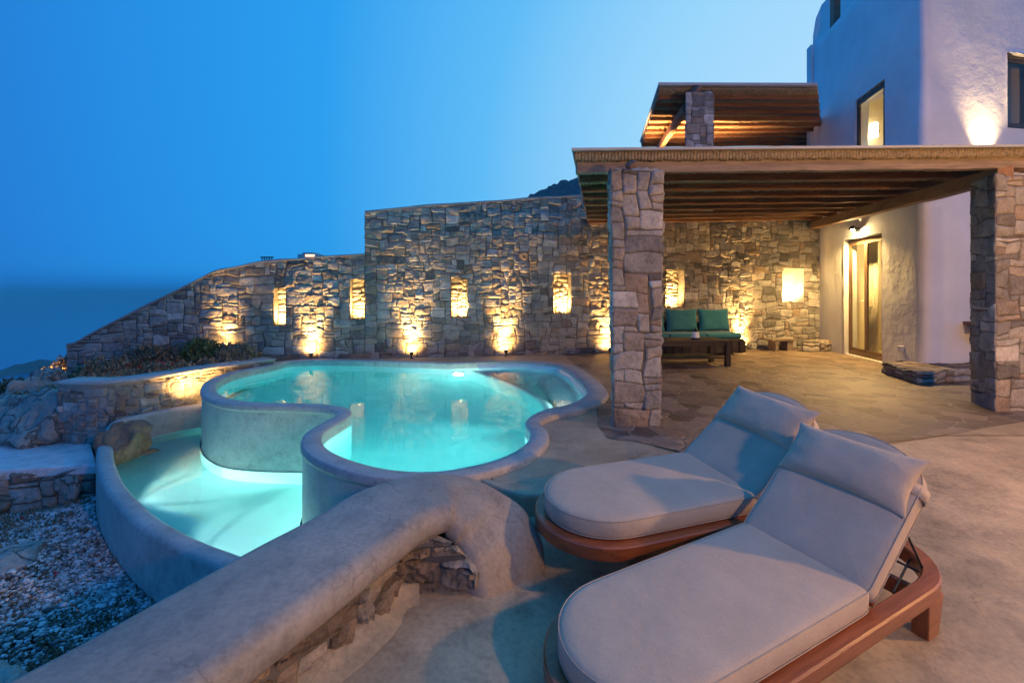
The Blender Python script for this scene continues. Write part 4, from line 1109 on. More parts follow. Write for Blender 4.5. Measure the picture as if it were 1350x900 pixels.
for zz in (-.5, None):
    for k in range(n): V.append((innerc[k][0], innerc[k][1], zz if zz is not None else tz[k]-.015))
for i in range(n-1): Q.append((i, i+1, n+i+1, n+i))
qmesh('core', V, Q, M_MORTAR, par)
V, Q = [], []
for k, (off, zz) in enumerate(((.20,None),(.20,-1.2))):
    for p, q in zip(base, nn_): V.append((p[0]+q[0]*off, p[1]+q[1]*off, zz if zz is not None else p[2]-.08))
n = len(base)
for i in range(n-1): Q.append((i, i+1, n+i+1, n+i))
qmesh('outer_face', V, Q, M_PARA, par)
# plaster fillet along the foot of the stones
V, Q = [], []; n = len(innerc); ni = normals2(innerc, False)
for a, z in ((.01,.07),(-.03,.055),(-.05,.025),(-.09,.006),(-.15,-.012)):
    for p, q in zip(innerc, ni): V.append((p[0]+q[0]*a, p[1]+q[1]*a, fh(p[0]+q[0]*a, p[1]+q[1]*a)+z+.006*float(vn(p[0]*9, p[1]*9, a*20, 6))))
for k in range(4):
    for i in range(n-14): Q.append((k*n+i, k*n+i+1, (k+1)*n+i+1, (k+1)*n+i))
qmesh('foot_fillet', V, Q, M_SCREED, par)

# ==================================================================== LOUNGERS
def stadium(x0, x1, w, n=14, head=True, foot=True, k=1.0):
    """outline CCW, x from foot to head"""
    r = w/2; pts = []
    if foot:
        for i in range(n+1):
            a = PI/2+PI*i/n; pts.append((x0+r*k+r*k*math.cos(a), r*math.sin(a)))
    else: pts += [(x0, r), (x0, -r)]
    if head:
        for i in range(n+1):
            a = -PI/2+PI*i/n; pts.append((x1-r*k+r*k*math.cos(a), r*math.sin(a)))
    else: pts += [(x1, -r), (x1, r)]
    return np.array(pts)
def cushion(name, out, z0, z1, r, m, parent, M=None, puff=.012):
    out = smooth_loop(resample(out, 120), 3); nn = normals2(out)
    if area2(out) < 0: nn = -nn
    rings = []
    st = [(r,z0),(r*.3,z0+r*.3),(0,z0+r),(0,z1-r),(r*.3,z1-r*.3),(r,z1)]
    V = []
    for a, z in st:
        for p, q in zip(out, nn): V.append((p[0]+q[0]*a, p[1]+q[1]*a, z))
    c = out.mean(0); n = 120; Q = []
    ins = out+nn*r
    fr_ = (.97,.92,.85,.75,.62,.48,.32,.15)
    for f in fr_:
        R_ = c+(ins-c)*f; dd = np.sqrt(((R_[:,None,:]-ins[None,:,:])**2).sum(-1)).min(1)
        for p, d_ in zip(R_, dd): V.append((p[0], p[1], z1+puff*(1-math.exp(-d_/.05))+.0016*float(vn(p[0]*4, p[1]*4, 0, 3))))
    L_ = len(st)+8
    for k in range(L_-1):
        for i in range(n): Q.append((k*n+i, k*n+(i+1)%n, (k+1)*n+(i+1)%n, (k+1)*n+i))
    V.append((c[0], c[1], z1+puff+.0016*float(vn(c[0]*4, c[1]*4, 0, 3)))); V.append((c[0], c[1], z0)); T_ = []
    for i in range(n): T_.append(((L_-1)*n+i, (L_-1)*n+(i+1)%n, L_*n)); T_.append(((i+1)%n, i, L_*n+1))
    V = np.array(V)
    if M is not None: V = np.array([tuple(M@Vector(v)) for v in V])
    return qmesh(name, V, Q, m, parent, True, None, T_), out, nn
def tube(pts, r, m, name, parent, closed=True, ns=6):
    pts = [Vector(p) for p in pts]; n = len(pts); V, Q = [], []
    for i, p in enumerate(pts):
        d = (pts[(i+1)%n]-pts[i-1]) if closed else (pts[min(i+1,n-1)]-pts[max(i-1,0)])
        d.normalize(); a = d.cross(Vector((0,0,1)));
        if a.length < .01: a = d.orthogonal()
        a.normalize(); b = d.cross(a)
        for k in range(ns): t = 2*PI*k/ns; V.append(p+a*r*math.cos(t)+b*r*math.sin(t))
    for i in range(n if closed else n-1):
        for k in range(ns): Q.append((i*ns+k, i*ns+(k+1)%ns, ((i+1)%n)*ns+(k+1)%ns, ((i+1)%n)*ns+k))
    return qmesh(name, [tuple(v) for v in V], Q, m, parent)
def pillow_mesh(name, PW, PL, PT, M, m, parent, box=0):
    n = 30; V, Q = [], []
    g = np.sin(np.linspace(-PI/2, PI/2, n+1)); 
    for sgn in (1,-1):
        for i in range(n+1):
            for j in range(n+1):
                s, t = g[i], g[j]
                pin = 1-.085*(1-abs(t)**2.0)*abs(s)**5; pit = 1-.15*(1-abs(s)**2.0)*abs(t)**5
                x = s*PW/2*pin; y = t*PL/2*pit
                pr_ = max(0, 1-abs(s)**(2.6+box*8))**.5*max(0, 1-abs(t)**(2.2+box*8))**.55
                z = sgn*PT*pr_
                z += .006*float(vn(s*3+PW, t*3, sgn*.3, 5))*min(1, 4*(1-max(abs(s),abs(t))))
                z += .005*math.sin(t*9+s*2)*abs(s)**4*(1-abs(s))*6*sgn
                V.append(tuple(M@Vector((float(x), float(y), float(z)))))
    m2 = n+1; nb = m2*m2
    for i in range(n):
        for j in range(n):
            a = i*m2+j; Q.append((a, a+m2, a+m2+1, a+1)); a += nb; Q.append((a, a+1, a+m2+1, a+m2))
    pl = qmesh(name, V, Q, m, parent)
    md = pl.modifiers.new('w', 'WELD'); md.merge_threshold = .0012
    return pl
def lounger(label, hinge_xy, ang, hinge_z, seat, wdt, recl, backl, floor_z):
    root = thing('sun_lounger', label, 'sun lounger', (0,0,0), group='cushioned wooden sun loungers on the terrace')
    # local frame: origin on the floor under the foot apex
    u = Vector((math.cos(ang), math.sin(ang), 0)); o = Vector((hinge_xy[0], hinge_xy[1], 0))-u*seat
    zf = hinge_z-.43
    root.location = (o.x, o.y, zf)
    slope = .1*u.y                                  # follow the fall of the floor along the lounger
    yv = Vector((-u.y, u.x, 0)); sl2 = .1*yv.y
    root.rotation_euler = Euler((math.atan(sl2)*.8, -math.atan(slope)*.8, ang), 'XYZ')
    root.location.z = zf-.1*u.y*.8*seat*.9
    fwid = wdt+.11; x0, x1 = -.055, seat+.80; ft, fb_ = .315, .235
    so = resample(stadium(x0, x1, fwid), 140); sn_ = normals2(so); 
    if area2(so) < 0: sn_ = -sn_
    V, Q = [], []; n = 140
    for a, z in ((0.004,fb_),(0,fb_+.006),(0,ft-.008),(.008,ft),(.072,ft),(.08,ft-.008),(.08,fb_)):
        for p, q in zip(so, sn_): V.append((p[0]+q[0]*a, p[1]+q[1]*a, z))
    for k in range(7):
        for i in range(n): Q.append((k*n+i, k*n+(i+1)%n, ((k+1)%7)*n+(i+1)%n, ((k+1)%7)*n+i))
    sharp(qmesh('frame', V, Q, M_IROKO, root))
    # slatted deck under the seat
    bm = bmesh.new()
    for i in range(int(seat/.11)):
        x = .12+i*.11; r_ = wdt/2
        hw2 = r_-.02 if x > r_ else math.sqrt(max(r_*r_-(r_-x)**2, .001))-.02
        bx(bm, (x, 0, ft-.022), (.075, 2*hw2, .02))
    bm_obj('slat_deck', bm, M_IROKO, root, False, .003)
    # legs: tapering chunky blocks joined by cross boards
    for xl in (.42, x1-.30):
        for s in (-1,1):
            bm = bmesh.new(); y = s*(fwid/2-.055); w0, w1, t0 = .10, .15, .075
            hexa(bm, [Vector((xl-w0/2,y-t0/2,0)),Vector((xl+w0/2,y-t0/2,0)),Vector((xl+w0/2,y+t0/2,0)),Vector((xl-w0/2,y+t0/2,0))],
                     [Vector((xl-w1/2,y-t0/2,fb_-.001)),Vector((xl+w1/2,y-t0/2,fb_-.001)),Vector((xl+w1/2,y+t0/2,fb_-.001)),Vector((xl-w1/2,y+t0/2,fb_-.001))])
            bm_obj('leg', bm, M_IROKO, root, False, .006)
        bm = bmesh.new(); bx(bm, (xl,0,fb_-.045), (.035,fwid-.19,.085)); bm_obj('stretcher', bm, M_IROKO, root, False, .004)
    # seat cushion
    c1, out, nn = cushion('seat_cushion', stadium(0, seat-.004, wdt, 16, head=False, k=1.05), ft+.004, ft+.115, .022, M_CUSH, root)
    for zz in (ft+.012, ft+.107):
        tube([(p[0]+q[0]*.002, p[1]+q[1]*.002, zz) for p, q in zip(out, nn)], .0028, M_SEAM, 'piping', c1)
    # back cushion, hinged
    Mh = Matrix.Translation((seat, 0, ft+.02))@Matrix.Rotation(-recl, 4, 'Y')
    bm = bmesh.new()
    so2 = resample(stadium(0, backl, wdt-.03, 16, head=True, foot=False, k=.62), 100); n2 = normals2(so2)
    V, Q = [], []; n = 100
    for a, z in ((0,-.025),(0,0),(.05,0),(.05,-.025)):
        for p, q in zip(so2, n2): V.append(tuple(Mh@Vector((p[0]+q[0]*a, p[1]+q[1]*a, z))))
    for k in range(4):
        for i in range(n): Q.append((k*n+i, k*n+(i+1)%n, ((k+1)%4)*n+(i+1)%n, ((k+1)%4)*n+i))
    bf = qmesh('back_frame', V, Q, M_IROKO, root)
    c2, out2, nn2 = cushion('back_cushion', stadium(.004, backl+.02, wdt, 16, head=True, foot=False, k=.62), .004, .105, .022, M_CUSH, root, Mh)
    for zz in (.012, .097):
        tube([tuple(Mh@Vector((p[0]+q[0]*.002, p[1]+q[1]*.002, zz))) for p, q in zip(out2, nn2)], .0028, M_SEAM, 'piping', c2)
    # metal struts that prop the back
    top = Mh@Vector((backl*.62,0,-.02))
    bm = bmesh.new()
    for s in (-1,1):
        y = s*(wdt/2-.09); a = Mh@Vector((backl*.62,y,-.025)); b = Vector((seat+.60,s*(wdt/2-.05),ft-.05)); cyl(bm, a, b, .006, .006, 8)
        cyl(bm, Vector((seat+.30,s*(wdt/2-.06),ft-.05)), Vector((seat+.72,s*(wdt/2-.16),ft-.04)), .006, .006, 8)
    cyl(bm, (seat+.60,-wdt/2+.05,ft-.05), (seat+.60,wdt/2-.05,ft-.05), .006, .006, 8)
    cyl(bm, Mh@Vector((backl*.62,-wdt/2+.09,-.025)), Mh@Vector((backl*.62,wdt/2-.09,-.025)), .006, .006, 8)
    bm_obj('back_strut', bm, M_METAL, root)
    # pillow: pointed corners, held by a band
    Mp = Mh@Matrix.Translation((backl-.20, 0, .125))@Matrix.Rotation(math.radians(-6), 4, 'Y')@Matrix.Rotation(math.radians(90), 4, 'Z')
    pillow_mesh('pillow', wdt*1.0, .31, .078, Mp, M_CUSH, root)
    # band round the cushion
    bw = .05; V, Q = [], []; r_ = wdt/2+.008; loopb = []
    xb = backl-.17
    for k in range(0, 25):
        a = PI*.5-PI*k/24; loopb.append((wdt/2-.05+.066*math.cos(a), .052+.066*math.sin(a)))
    full = [( -y_, z_) for y_, z_ in reversed(loopb)]
    ring = loopb+full
    hwz = []
    for (y_, z_) in ring:
        hwz.append((xb-bw, y_, z_)); hwz.append((xb+bw*.2, y_, z_))
    nr_ = len(ring)
    V = [tuple(Mh@Vector(v)) for v in hwz]
    for i in range(nr_): a = 2*i; b = 2*((i+1)%nr_); Q.append((a, a+1, b+1, b))
    st_ = qmesh('pillow_band', V, Q, M_CUSH, root); md = st_.modifiers.new('s', 'SOLIDIFY'); md.thickness = .004
    return root
lounger('near sun lounger in the foreground with its foot end cut by the picture edge', (1.474,2.475), math.radians(27.5), .15, 1.42, .63, math.radians(42), .76, -.25)
lounger('far sun lounger standing between the pool and the nearer lounger', (1.39,3.24), math.radians(17.8), .27, 1.24, .68, math.radians(40), .72, -.15)

# ==================================================================== TERRACE FURNITURE
sf = thing('corner_sofa', 'teal cushioned wooden sofa against the stone wall under the pergola', 'sofa', (3.2,10.62,0), (0,0,math.atan2(WD.y,WD.x)))
# local x to the right, y towards wall; right end at x=1.95
bm = bmesh.new(); bx(bm, (.74,.45,.21), (2.72,.80,.32)); bm_obj('base', bm, M_DARKW, sf, False, .01)
bm = bmesh.new()
for i in range(14): bx(bm, (-.53+i*.2,.045,.2), (.14,.012,.27))
bm_obj('base_slats', bm, M_DARKW, sf)
for i in range(3):
    c, _, _ = cushion('seat_cushion', np.array([(-.58+i*.89,.06),(.30+i*.89,.06),(.30+i*.89,.85),(-.58+i*.89,.85)]), .375, .50, .04, M_TEAL, sf)
for i in range(3):
    x = -.12+i*.83; Mx = Matrix.Translation((x+.2,.66,.77))@Matrix.Rotation(math.radians(-8), 4, 'X')@Matrix.Rotation(math.radians(90), 4, 'X')
    pillow_mesh('back_cushion', .80, .56, .085, Mx, M_TEAL, sf, .35)
bm = bmesh.new(); bx(bm, (.74,.90,.38), (2.72,.06,.66)); bm_obj('back_board', bm, M_DARKW, sf, False, .008)
tb = thing('coffee_table', 'low dark slatted wooden table in front of the teal sofa', 'table', (3.17,9.25,0), (0,0,math.radians(5)))
bm = bmesh.new()
for i in range(7): bx(bm, (0,.04+i*.105,.49), (2.12,.095,.035))
bm_obj('tabletop', bm, M_DARKW, tb, False, .004)
for x in (-1.0,1.0):
    for y in (.04,.68):
        bm = bmesh.new(); bx(bm, (x,y,.235), (.09,.09,.47)); bm_obj('leg', bm, M_DARKW, tb, False, .004)
bm = bmesh.new(); bx(bm, (0,.36,.16), (1.95,.6,.03)); bm_obj('shelf', bm, M_DARKW, tb, False, .004)
bm = bmesh.new(); bx(bm, (0,.05,.435), (1.92,.03,.07)); bx(bm, (0,.67,.435), (1.92,.03,.07)); bm_obj('apron', bm, M_DARKW, tb)
q = Vector(((917-CX)/F*9.55, 9.55, .508))
lt = thing('table_lantern', 'small steel and glass lantern on the dark coffee table', 'lantern', q)
bm = bmesh.new(); cyl(bm, (0,0,0), (0,0,.035), .085, .085, 16); bm_obj('base', bm, M_METAL, lt)
bm = bmesh.new(); cyl(bm, (0,0,.036), (0,0,.15), .078, .06, 16, False); bm_obj('glass_body', bm, M_SHELL, lt, True)
bm = bmesh.new(); cyl(bm, (0,0,.15), (0,0,.20), .062, .03, 16); cyl(bm, (0,0,.2), (0,0,.235), .012, .012, 8); bm_obj('lid', bm, M_METAL, lt)
# low bench and stone ledge by the wall
q = P(1035,463,0); bn = thing('low_bench', 'small weathered plank bench on block feet by the stone wall', 'bench', (q.x, q.y, 0), (0,0,math.atan2(WD.y,WD.x)))
bm = bmesh.new(); bx(bm, (0,.15,.27), (.72,.32,.045)); bm_obj('seat', bm, M_BEAMW, bn, False, .006)
for x in (-.2,.12,.2):
    bm = bmesh.new(); bx(bm, (x,.15,.125), (.08,.26,.245)); bm_obj('leg', bm, M_BEAMW, bn, False, .006)
def low_wall(name, label, pts, z0, h, seed, depth=.35, cell=.07, m=M_STONE, **kw):
    """closed polygon block faced with stones"""
    root = thing(name, label, kw.pop('cat', 'wall')); pts = [Vector(p) for p in pts]; c = sum(pts, Vector((0,0)))/len(pts)
    for i in range(len(pts)):
        a, b = pts[i], pts[(i+1)%len(pts)]; d = (b-a).normalized(); n = Vector((d.y,-d.x))
        if n.dot((a+b)/2-c) < 0: n = -n
        A, Q, T = stonework((b-a).length, h, cell, seed+i, None, (), (2,5), (1,2), .03, .03, .35, .006, .01)
        qmesh('stone_face', line_map(a, b, z0, n)(A), Q, m, root, False, T)
    bm = bmesh.new(); lo = [bm.verts.new((p.x,p.y,z0)) for p in pts]; hi = [bm.verts.new((p.x,p.y,z0+h-.01)) for p in pts]
    bm.faces.new(lo[::-1]); bm.faces.new(hi)
    for i in range(len(pts)): bm.faces.new((lo[i], lo[(i+1)%len(pts)], hi[(i+1)%len(pts)], hi[i]))
    bm_obj('core', bm, M_MORTAR, root)
    x0, x1 = min(p.x for p in pts), max(p.x for p in pts); y0, y1 = min(p.y for p in pts), max(p.y for p in pts)
    return root, pts
r_, pts_ = low_wall('stone_ledge', 'low stone block ledge between the small bench and the house', [tuple(P(1058,464,0))[:2], tuple(P(1088,464,0))[:2], (7.9,11.9), (7.4,12.05)], 0, .27, 401, cat='ledge')
def cap_poly(pts, z, root, m, name='capping', th=.05, seed=1):
    """irregular flat stones over a polygon via a stone field on its bounding quad"""
    p0, p1, p3 = pts[0], pts[1], pts[-1]; a = p1-p0; b = p3-p0; L_, H_ = a.length, b.length
    A, Q, T = stonework(L_, H_, .12, seed, None, (), (2,4), (1,3), .05, .009, .3, .006, .008); p2 = pts[2]
    s = A[:,0]/L_; t = A[:,1]/H_
    X = [(p0*(1-i)*(1-j)+p1*i*(1-j)+p2*i*j+p3*(1-i)*j) for i, j in zip(s, t)]
    qmesh(name, np.column_stack([[v.x for v in X], [v.y for v in X], z+A[:,2]]), Q, m, root, False, T)
cap_poly(pts_, .26, r_, M_STONEW, seed=7)
pq = [(6.57,8.6),(6.32,7.6),(9.2,8.12),(9.2,8.75),(7.22,8.42),(7.14,8.75)]
r_, pts_ = low_wall('planter_wall', 'low stone plinth wrapping the foot of the white house corner', pq, 0, .20, 421, cell=.065)
cap_poly([Vector((6.57,8.6)),Vector((6.32,7.6)),Vector((7.28,7.78)),Vector((7.16,8.72))], .19, r_, M_STONEW, seed=8)
cap_poly([Vector((7.29,7.78)),Vector((9.2,8.12)),Vector((9.2,8.75)),Vector((7.3,8.42))], .19, r_, M_STONEW, seed=9)

# ==================================================================== LEFT SIDE: GROUND, RETAINING WALLS, ROCKS
def gz(x, y):
    z = -1.12
    if x < -5.0: z -= .10*(-5.0-x)
    if x < -8.5: z -= .55*(-8.5-x)
    # planting bed behind the retaining wall
    return z
def inside_np(x, y, poly):
    c = np.zeros(len(x), bool); j = len(poly)-1
    for i in range(len(poly)):
        a, b = poly[i], poly[j]; j = i
        if a[1] == b[1]: continue
        c ^= ((a[1] > y) != (b[1] > y)) & (x < (b[0]-a[0])*(y-a[1])/(b[1]-a[1])+a[0])
    return c
def inside(p, poly):
    c = False; j = len(poly)-1
    for i in range(len(poly)):
        a, b = poly[i], poly[j]
        if (a[1] > p[1]) != (b[1] > p[1]) and p[0] < (b[0]-a[0])*(p[1]-a[1])/(b[1]-a[1])+a[0]: c = not c
        j = i
    return c
LBH = [tuple(p) for p in cen(lbc, -.06)]
M_SOIL = simple('dry_soil', (.23,.19,.14), .95, .35, 3, .6, coord='pos', bd=.03)
xs = np.concatenate([-np.geomspace(900,12,40), np.linspace(-11.5,0,60), np.linspace(.5,16,12), np.geomspace(18,500,10)])
ys = np.concatenate([-np.geomspace(300,3,8), np.linspace(-2.5,16,70), np.geomspace(17,900,40)])
V, Q = [], []
for y in ys:
    for x in xs:
        z = gz(x, y)
        if x < -11.5: z = gz(-11.5, y)-.38*(-11.5-x)
        if y > 13 and x > -9: z += min((y-13)*.35, 18)*min(1, (x+9)/6)
        z += .05*float(fbm(x*.7, y*.7, 0, 2, 3))*(1 if abs(x) < 30 else 12)
        if -6.2 < x < .5 and 2.6 < y < 9.5 and inside((x,y), LBH): z = -1.9
        elif x > -4.6 and y > 3.2: z = -1.9
        V.append((x, y, max(z, -104)))
m_ = len(xs)
for j in range(len(ys)-1):
    for i in range(m_-1): Q.append((j*m_+i, j*m_+i+1, (j+1)*m_+i+1, (j+1)*m_+i))
o = qmesh('ground', V, Q, M_SOIL); tag(o, kind='structure')
# the planting bed
bed = [(-4.95,9.2),(-5.42,8.3),(-5.72,7.6),(-6.1,7.3),(-6.8,7.4),(-8.2,8.0),(-10.5,9.4),(-9.2,9.9),(-3.2,10.75),(-3.3,10.42),(-4.2,10.38),(-4.95,10.0),(-5.12,9.6)]
xs2 = np.linspace(-11,-3,60); ys2 = np.linspace(6.9,10.8,36); V, Q = [], []
def bedz(x, y):
    z = .06+.02*(y-8); z -= max(0, (-6.2-x))*.20; z -= max(0, 7.5-y)*.25 if x < -5.9 else 0
    return z
from mathutils.geometry import intersect_point_line
bc = resample(catmull(bed, 4), 90)
bm = bmesh.new()
ring_hi = [bm.verts.new((p[0], p[1], bedz(*p)+.0)) for p in bc]; ring_lo = [bm.verts.new((p[0], p[1], -1.6)) for p in bc]
es = [bm.edges.new((ring_hi[i], ring_hi[(i+1)%90])) for i in range(90)]
bmesh.ops.triangle_fill(bm, use_beauty=True, edges=es)
for i in range(90): bm.faces.new((ring_hi[i], ring_hi[(i+1)%90], ring_lo[(i+1)%90], ring_lo[i]))
bmesh.ops.recalc_face_normals(bm, faces=bm.faces[:])
o = bm_obj('planting_bed', bm, M_SOIL); tag(o, kind='structure')
# retaining wall of the bed
rc = catmull([(-4.62,9.42),(-4.95,8.75),(-5.27,8.15),(-5.5,7.45),(-5.72,7.12),(-6.1,6.98),(-6.6,7.05)], 8, False)
rc = resample(rc, 60, False)
rw = thing('retaining_wall', 'curved dry stone retaining wall holding the planting bed behind the basin', 'wall')
cm = curve_map(rc, -.75, -1); 
if (cm(np.array([[1.0,0,.3]]))-cm(np.array([[1.0,0,0]])))[0,0] < 0: cm = curve_map(rc, -.75, 1)
rtop = lambda u: .87-.02*u
A, Q, T = stonework(cm.L, .90, .05, 511, rtop, (), (2,5), (1,3), .020, .035, .25, .005, .014, .4, nf=16)
qmesh('stone_face', cm(A), Q, M_STONE, rw, False, T)
V, Q = [], []; rn = normals2(rc, False)
sgn = 1 if (cm(np.array([[1.0,0,.3]]))-cm(np.array([[1.0,0,0]])))[0].dot(np.array([*normals2(rc,False)[20],0])) > 0 else -1
for off, z in ((0,-.8),(0,.10),(.06,.115),(.06,.15),(-.34,.16),(-.34,-.5)):
    for p, q in zip(rc, rn): V.append((p[0]+q[0]*off*sgn, p[1]+q[1]*off*sgn, z))
n = 60
for k in range(5):
    for i in range(n-1): Q.append((k*n+i, k*n+i+1, (k+1)*n+i+1, (k+1)*n+i))
qmesh('core_and_cap', V, Q, M_COPING, rw)
# wall light at the retaining wall beside the pool end
q = D(262,520,7.6)
uplight(Vector((-4.86,7.72,-.45)), (-5.35,8.0,.25), 'uplight at the foot of the curved retaining wall next to the pool', 200)
# pale concrete pad and the little wall under it
pd = [tuple(P(x, y, -.74))[:2] for x, y in ((-60,588),(20,579),(105,574),(118,580),(128,612),(60,616),(0,620),(-70,628))]
bm = bmesh.new(); hi = [bm.verts.new((p[0],p[1],-.74)) for p in pd]; lo = [bm.verts.new((p[0],p[1],-.86)) for p in pd]
bm.faces.new(hi[::-1]); bm.faces.new(lo)
for i in range(len(pd)): bm.faces.new((hi[i], hi[(i+1)%len(pd)], lo[(i+1)%len(pd)], lo[i]))
o = bm_obj('path', bm, M_SLAB, None, False, .02); tag(o, kind='structure')
def rub_line(name, label, pts, z0, h, seed, cell=.06, side=1, thick=.3, m=M_STONE, **kw):
    root = thing(name, label, 'wall'); c = resample(catmull(pts, 6, False), 40, False); cm = curve_map(c, z0, side)
    A, Q, T = stonework(cm.L, h, cell, seed, None, (), (2,5), (1,3), .020, .04, .3, .006, .014, .4, nf=18)
    qmesh('stone_face', cm(A), Q, m, root, False, T); V, Q = [], []; rn = normals2(c, False)*side
    for off, z in ((0,z0-.1),(0,z0+h-.01),(-thick,z0+h-.01),(-thick,z0-.1)):
        for p, q in zip(c, rn): V.append((p[0]+q[0]*off, p[1]+q[1]*off, z))
    n = 40
    for k in range(3):
        for i in range(n-1): Q.append((k*n+i, k*n+i+1, (k+1)*n+i+1, (k+1)*n+i))
    qmesh('core', V, Q, M_MORTAR, root); return root
fw = [tuple(P(x, y, -.78))[:2] for x, y in ((-70,632),(0,624),(60,619),(125,615))]
rub_line('retaining_wall', 'small dry stone wall below the pale concrete pad at the left edge', fw, -1.3, .52, 521, .07, -1)
bw_ = [tuple(P(x, y, -.78))[:2] for x, y in ((-70,592),(10,583),(70,578),(115,573))]
rub_line('stone_edging', 'row of reddish rubble edging behind the pale concrete pad', bw_, -.8, .13, 531, .05, -1, .2, M_STONEW)

def gr(label, **k): return label
# big rocks
RK = [((-8.25,8.35,-.62),(.55,.42,.62),11,'tall angular granite slab leaning beside the end of the wall',.55,.9),
      ((-7.15,8.05,-.42),(.42,.34,.42),12,'angular grey granite block above the upright boulder',.75,.3),
      ((-6.75,7.75,-.42),(.30,.26,.34),13,'narrow split granite rock touching the retaining wall',.5,1.2),
      ((-8.75,9.15,-.42),(.46,.34,.46),15,'granite rock hiding the foot of the wall end',.6,.7),
      ((-9.5,8.0,-1.25),(.6,.5,.55),14,'dark cracked granite boulder farthest left',.35,.5),
      ((-7.75,8.0,-.85),(.85,.8,.78),1,'large pale granite boulder below the end of the sloping stone wall',.7,.2),
      ((-7.0,7.35,-.60),(.62,.6,.62),2,'upright granite boulder left of the curved retaining wall',.55,.7),
      ((-8.75,7.9,-1.35),(.8,.7,.62),3,'wide granite boulder at the left edge of the rock group',.8,1.2),
      ((-6.5,7.35,-.75),(.34,.30,.36),4,'small leaning boulder at the foot of the retaining wall',.6,.4),
      ((-7.5,8.0,-.85),(.85,.40,.30),7,'flat rock ledge behind the rubble edging',.7,.1),
      ((-8.9,8.0,-1.1),(.6,.4,.34),8,'low rounded rock at the far left behind the pad',.6,.6),
      ((-6.9,8.2,-.25),(.5,.45,.38),9,'rounded rock half buried in the planting bed',.65,.6)]
for loc, sz, sd, lab, tn, rt in RK: rock('boulder', lab, loc, sz, sd*7, M_ROCK, 5, .36, rt, tone=tn, group='granite boulders left of the basin', freq=1.5)
rock('boulder', 'brown boulder sitting on the end of the basin kerb', tuple(P(146,596,-.62)+Vector((0,.25,.02))), (.30,.34,.34), 77, M_ROCKB, 5, .32, .4, tone=.6)
rock('boulder', 'orange brown rock beside the retaining wall light', (-5.62,7.72,-.42), (.19,.15,.14), 78, M_ROCKB, 4, .3, .2, tone=.9)
rock('boulder', 'flat brown rock lying in the shallow basin water', tuple(P(188,598,-.76)), (.24,.14,.06), 79, M_ROCKB, 4, .25, .5, tone=.5)
rock('boulder', 'large pale stone at the bottom left corner by the parapet', (-2.95,2.72,-1.0), (.22,.45,.32), 80, M_ROCK, 5, .25, .5, tone=.9)
rock('boulder', 'flat bluish stone at the left edge of the gravel', (-4.75,4.5,-1.1), (.30,.5,.16), 81, M_ROCK, 4, .25, .2, tone=.8)
rock('boulder', 'slanted pale stone leaning on the little wall below the pad', tuple(P(95,636,-1.0)), (.16,.3,.2), 82, M_ROCK, 4, .25, .9, tone=.8)

# gravel: pebbles as one mass
def pebbles(n, seed):
    r = np.random.default_rng(seed); base = bmesh.new(); bmesh.ops.create_icosphere(base, subdivisions=1, radius=1)
    bv = np.array([v.co[:] for v in base.verts]); bf = np.array([[v.index for v in f.verts] for f in base.faces]); base.free()
    V, T, tn = [], [], []; k = 0; tries = 0
    kerb = lbc
    cx_ = r.uniform(-7.6,-1.0,n*8); cy_ = r.uniform(1.0,6.3,n*8); ok = r.random(n*8) <= .75+.9*vn(cx_*.9, cy_*.9, 0, 5)
    ok &= inside_np(cx_, cy_, GRAV); cx_, cy_ = cx_[ok], cy_[ok]; gb = .05*fbm(cx_*.7, cy_*.7, 0, 2, 3)
    for x, y, gb_ in zip(cx_, cy_, gb):
        if k >= n: break
        s = r.uniform(.008,.024)*(1.5 if r.random() < .08 else 1)
        v = bv*np.array([s, s*r.uniform(.6,1), s*r.uniform(.4,.7)])*(1+.25*r.uniform(-1,1,(len(bv),1)))
        a = r.uniform(0, 2*PI); R_ = np.array([[math.cos(a),-math.sin(a),0],[math.sin(a),math.cos(a),0],[0,0,1]])
        v = v@R_.T+np.array([x, y, gz(x,y)+gb_+s*.25+r.uniform(0,.02)])
        V.append(v); T.append(bf+k*len(bv)); tn.append(np.full(len(bv), r.random())); k += 1
    return np.vstack(V), np.vstack(T), np.concatenate(tn)
kout = [tuple(kl[i]-kn[i]*.18) for i in range(180) if kl[i,1] < 6.3 and kl[i,0] < -1.4]
GRAV = kout+[(-1.2,3.0),(-1.2,2.5),(-1.75,1.2),(-2.4,1.2),(-5.0,3.8),(-7.5,5.9),(-5.5,5.85)]
V, T, tn = pebbles(30000, 3)
M_PEB = stone_mat('pebble', [(0,(.12,.11,.105)),(.3,(.32,.30,.29)),(.6,(.58,.58,.58)),(1,(.80,.80,.80))], .4, 2)
o = qmesh('gravel', V, None, M_PEB, None, True, tn, T); tag(o, kind='stuff')

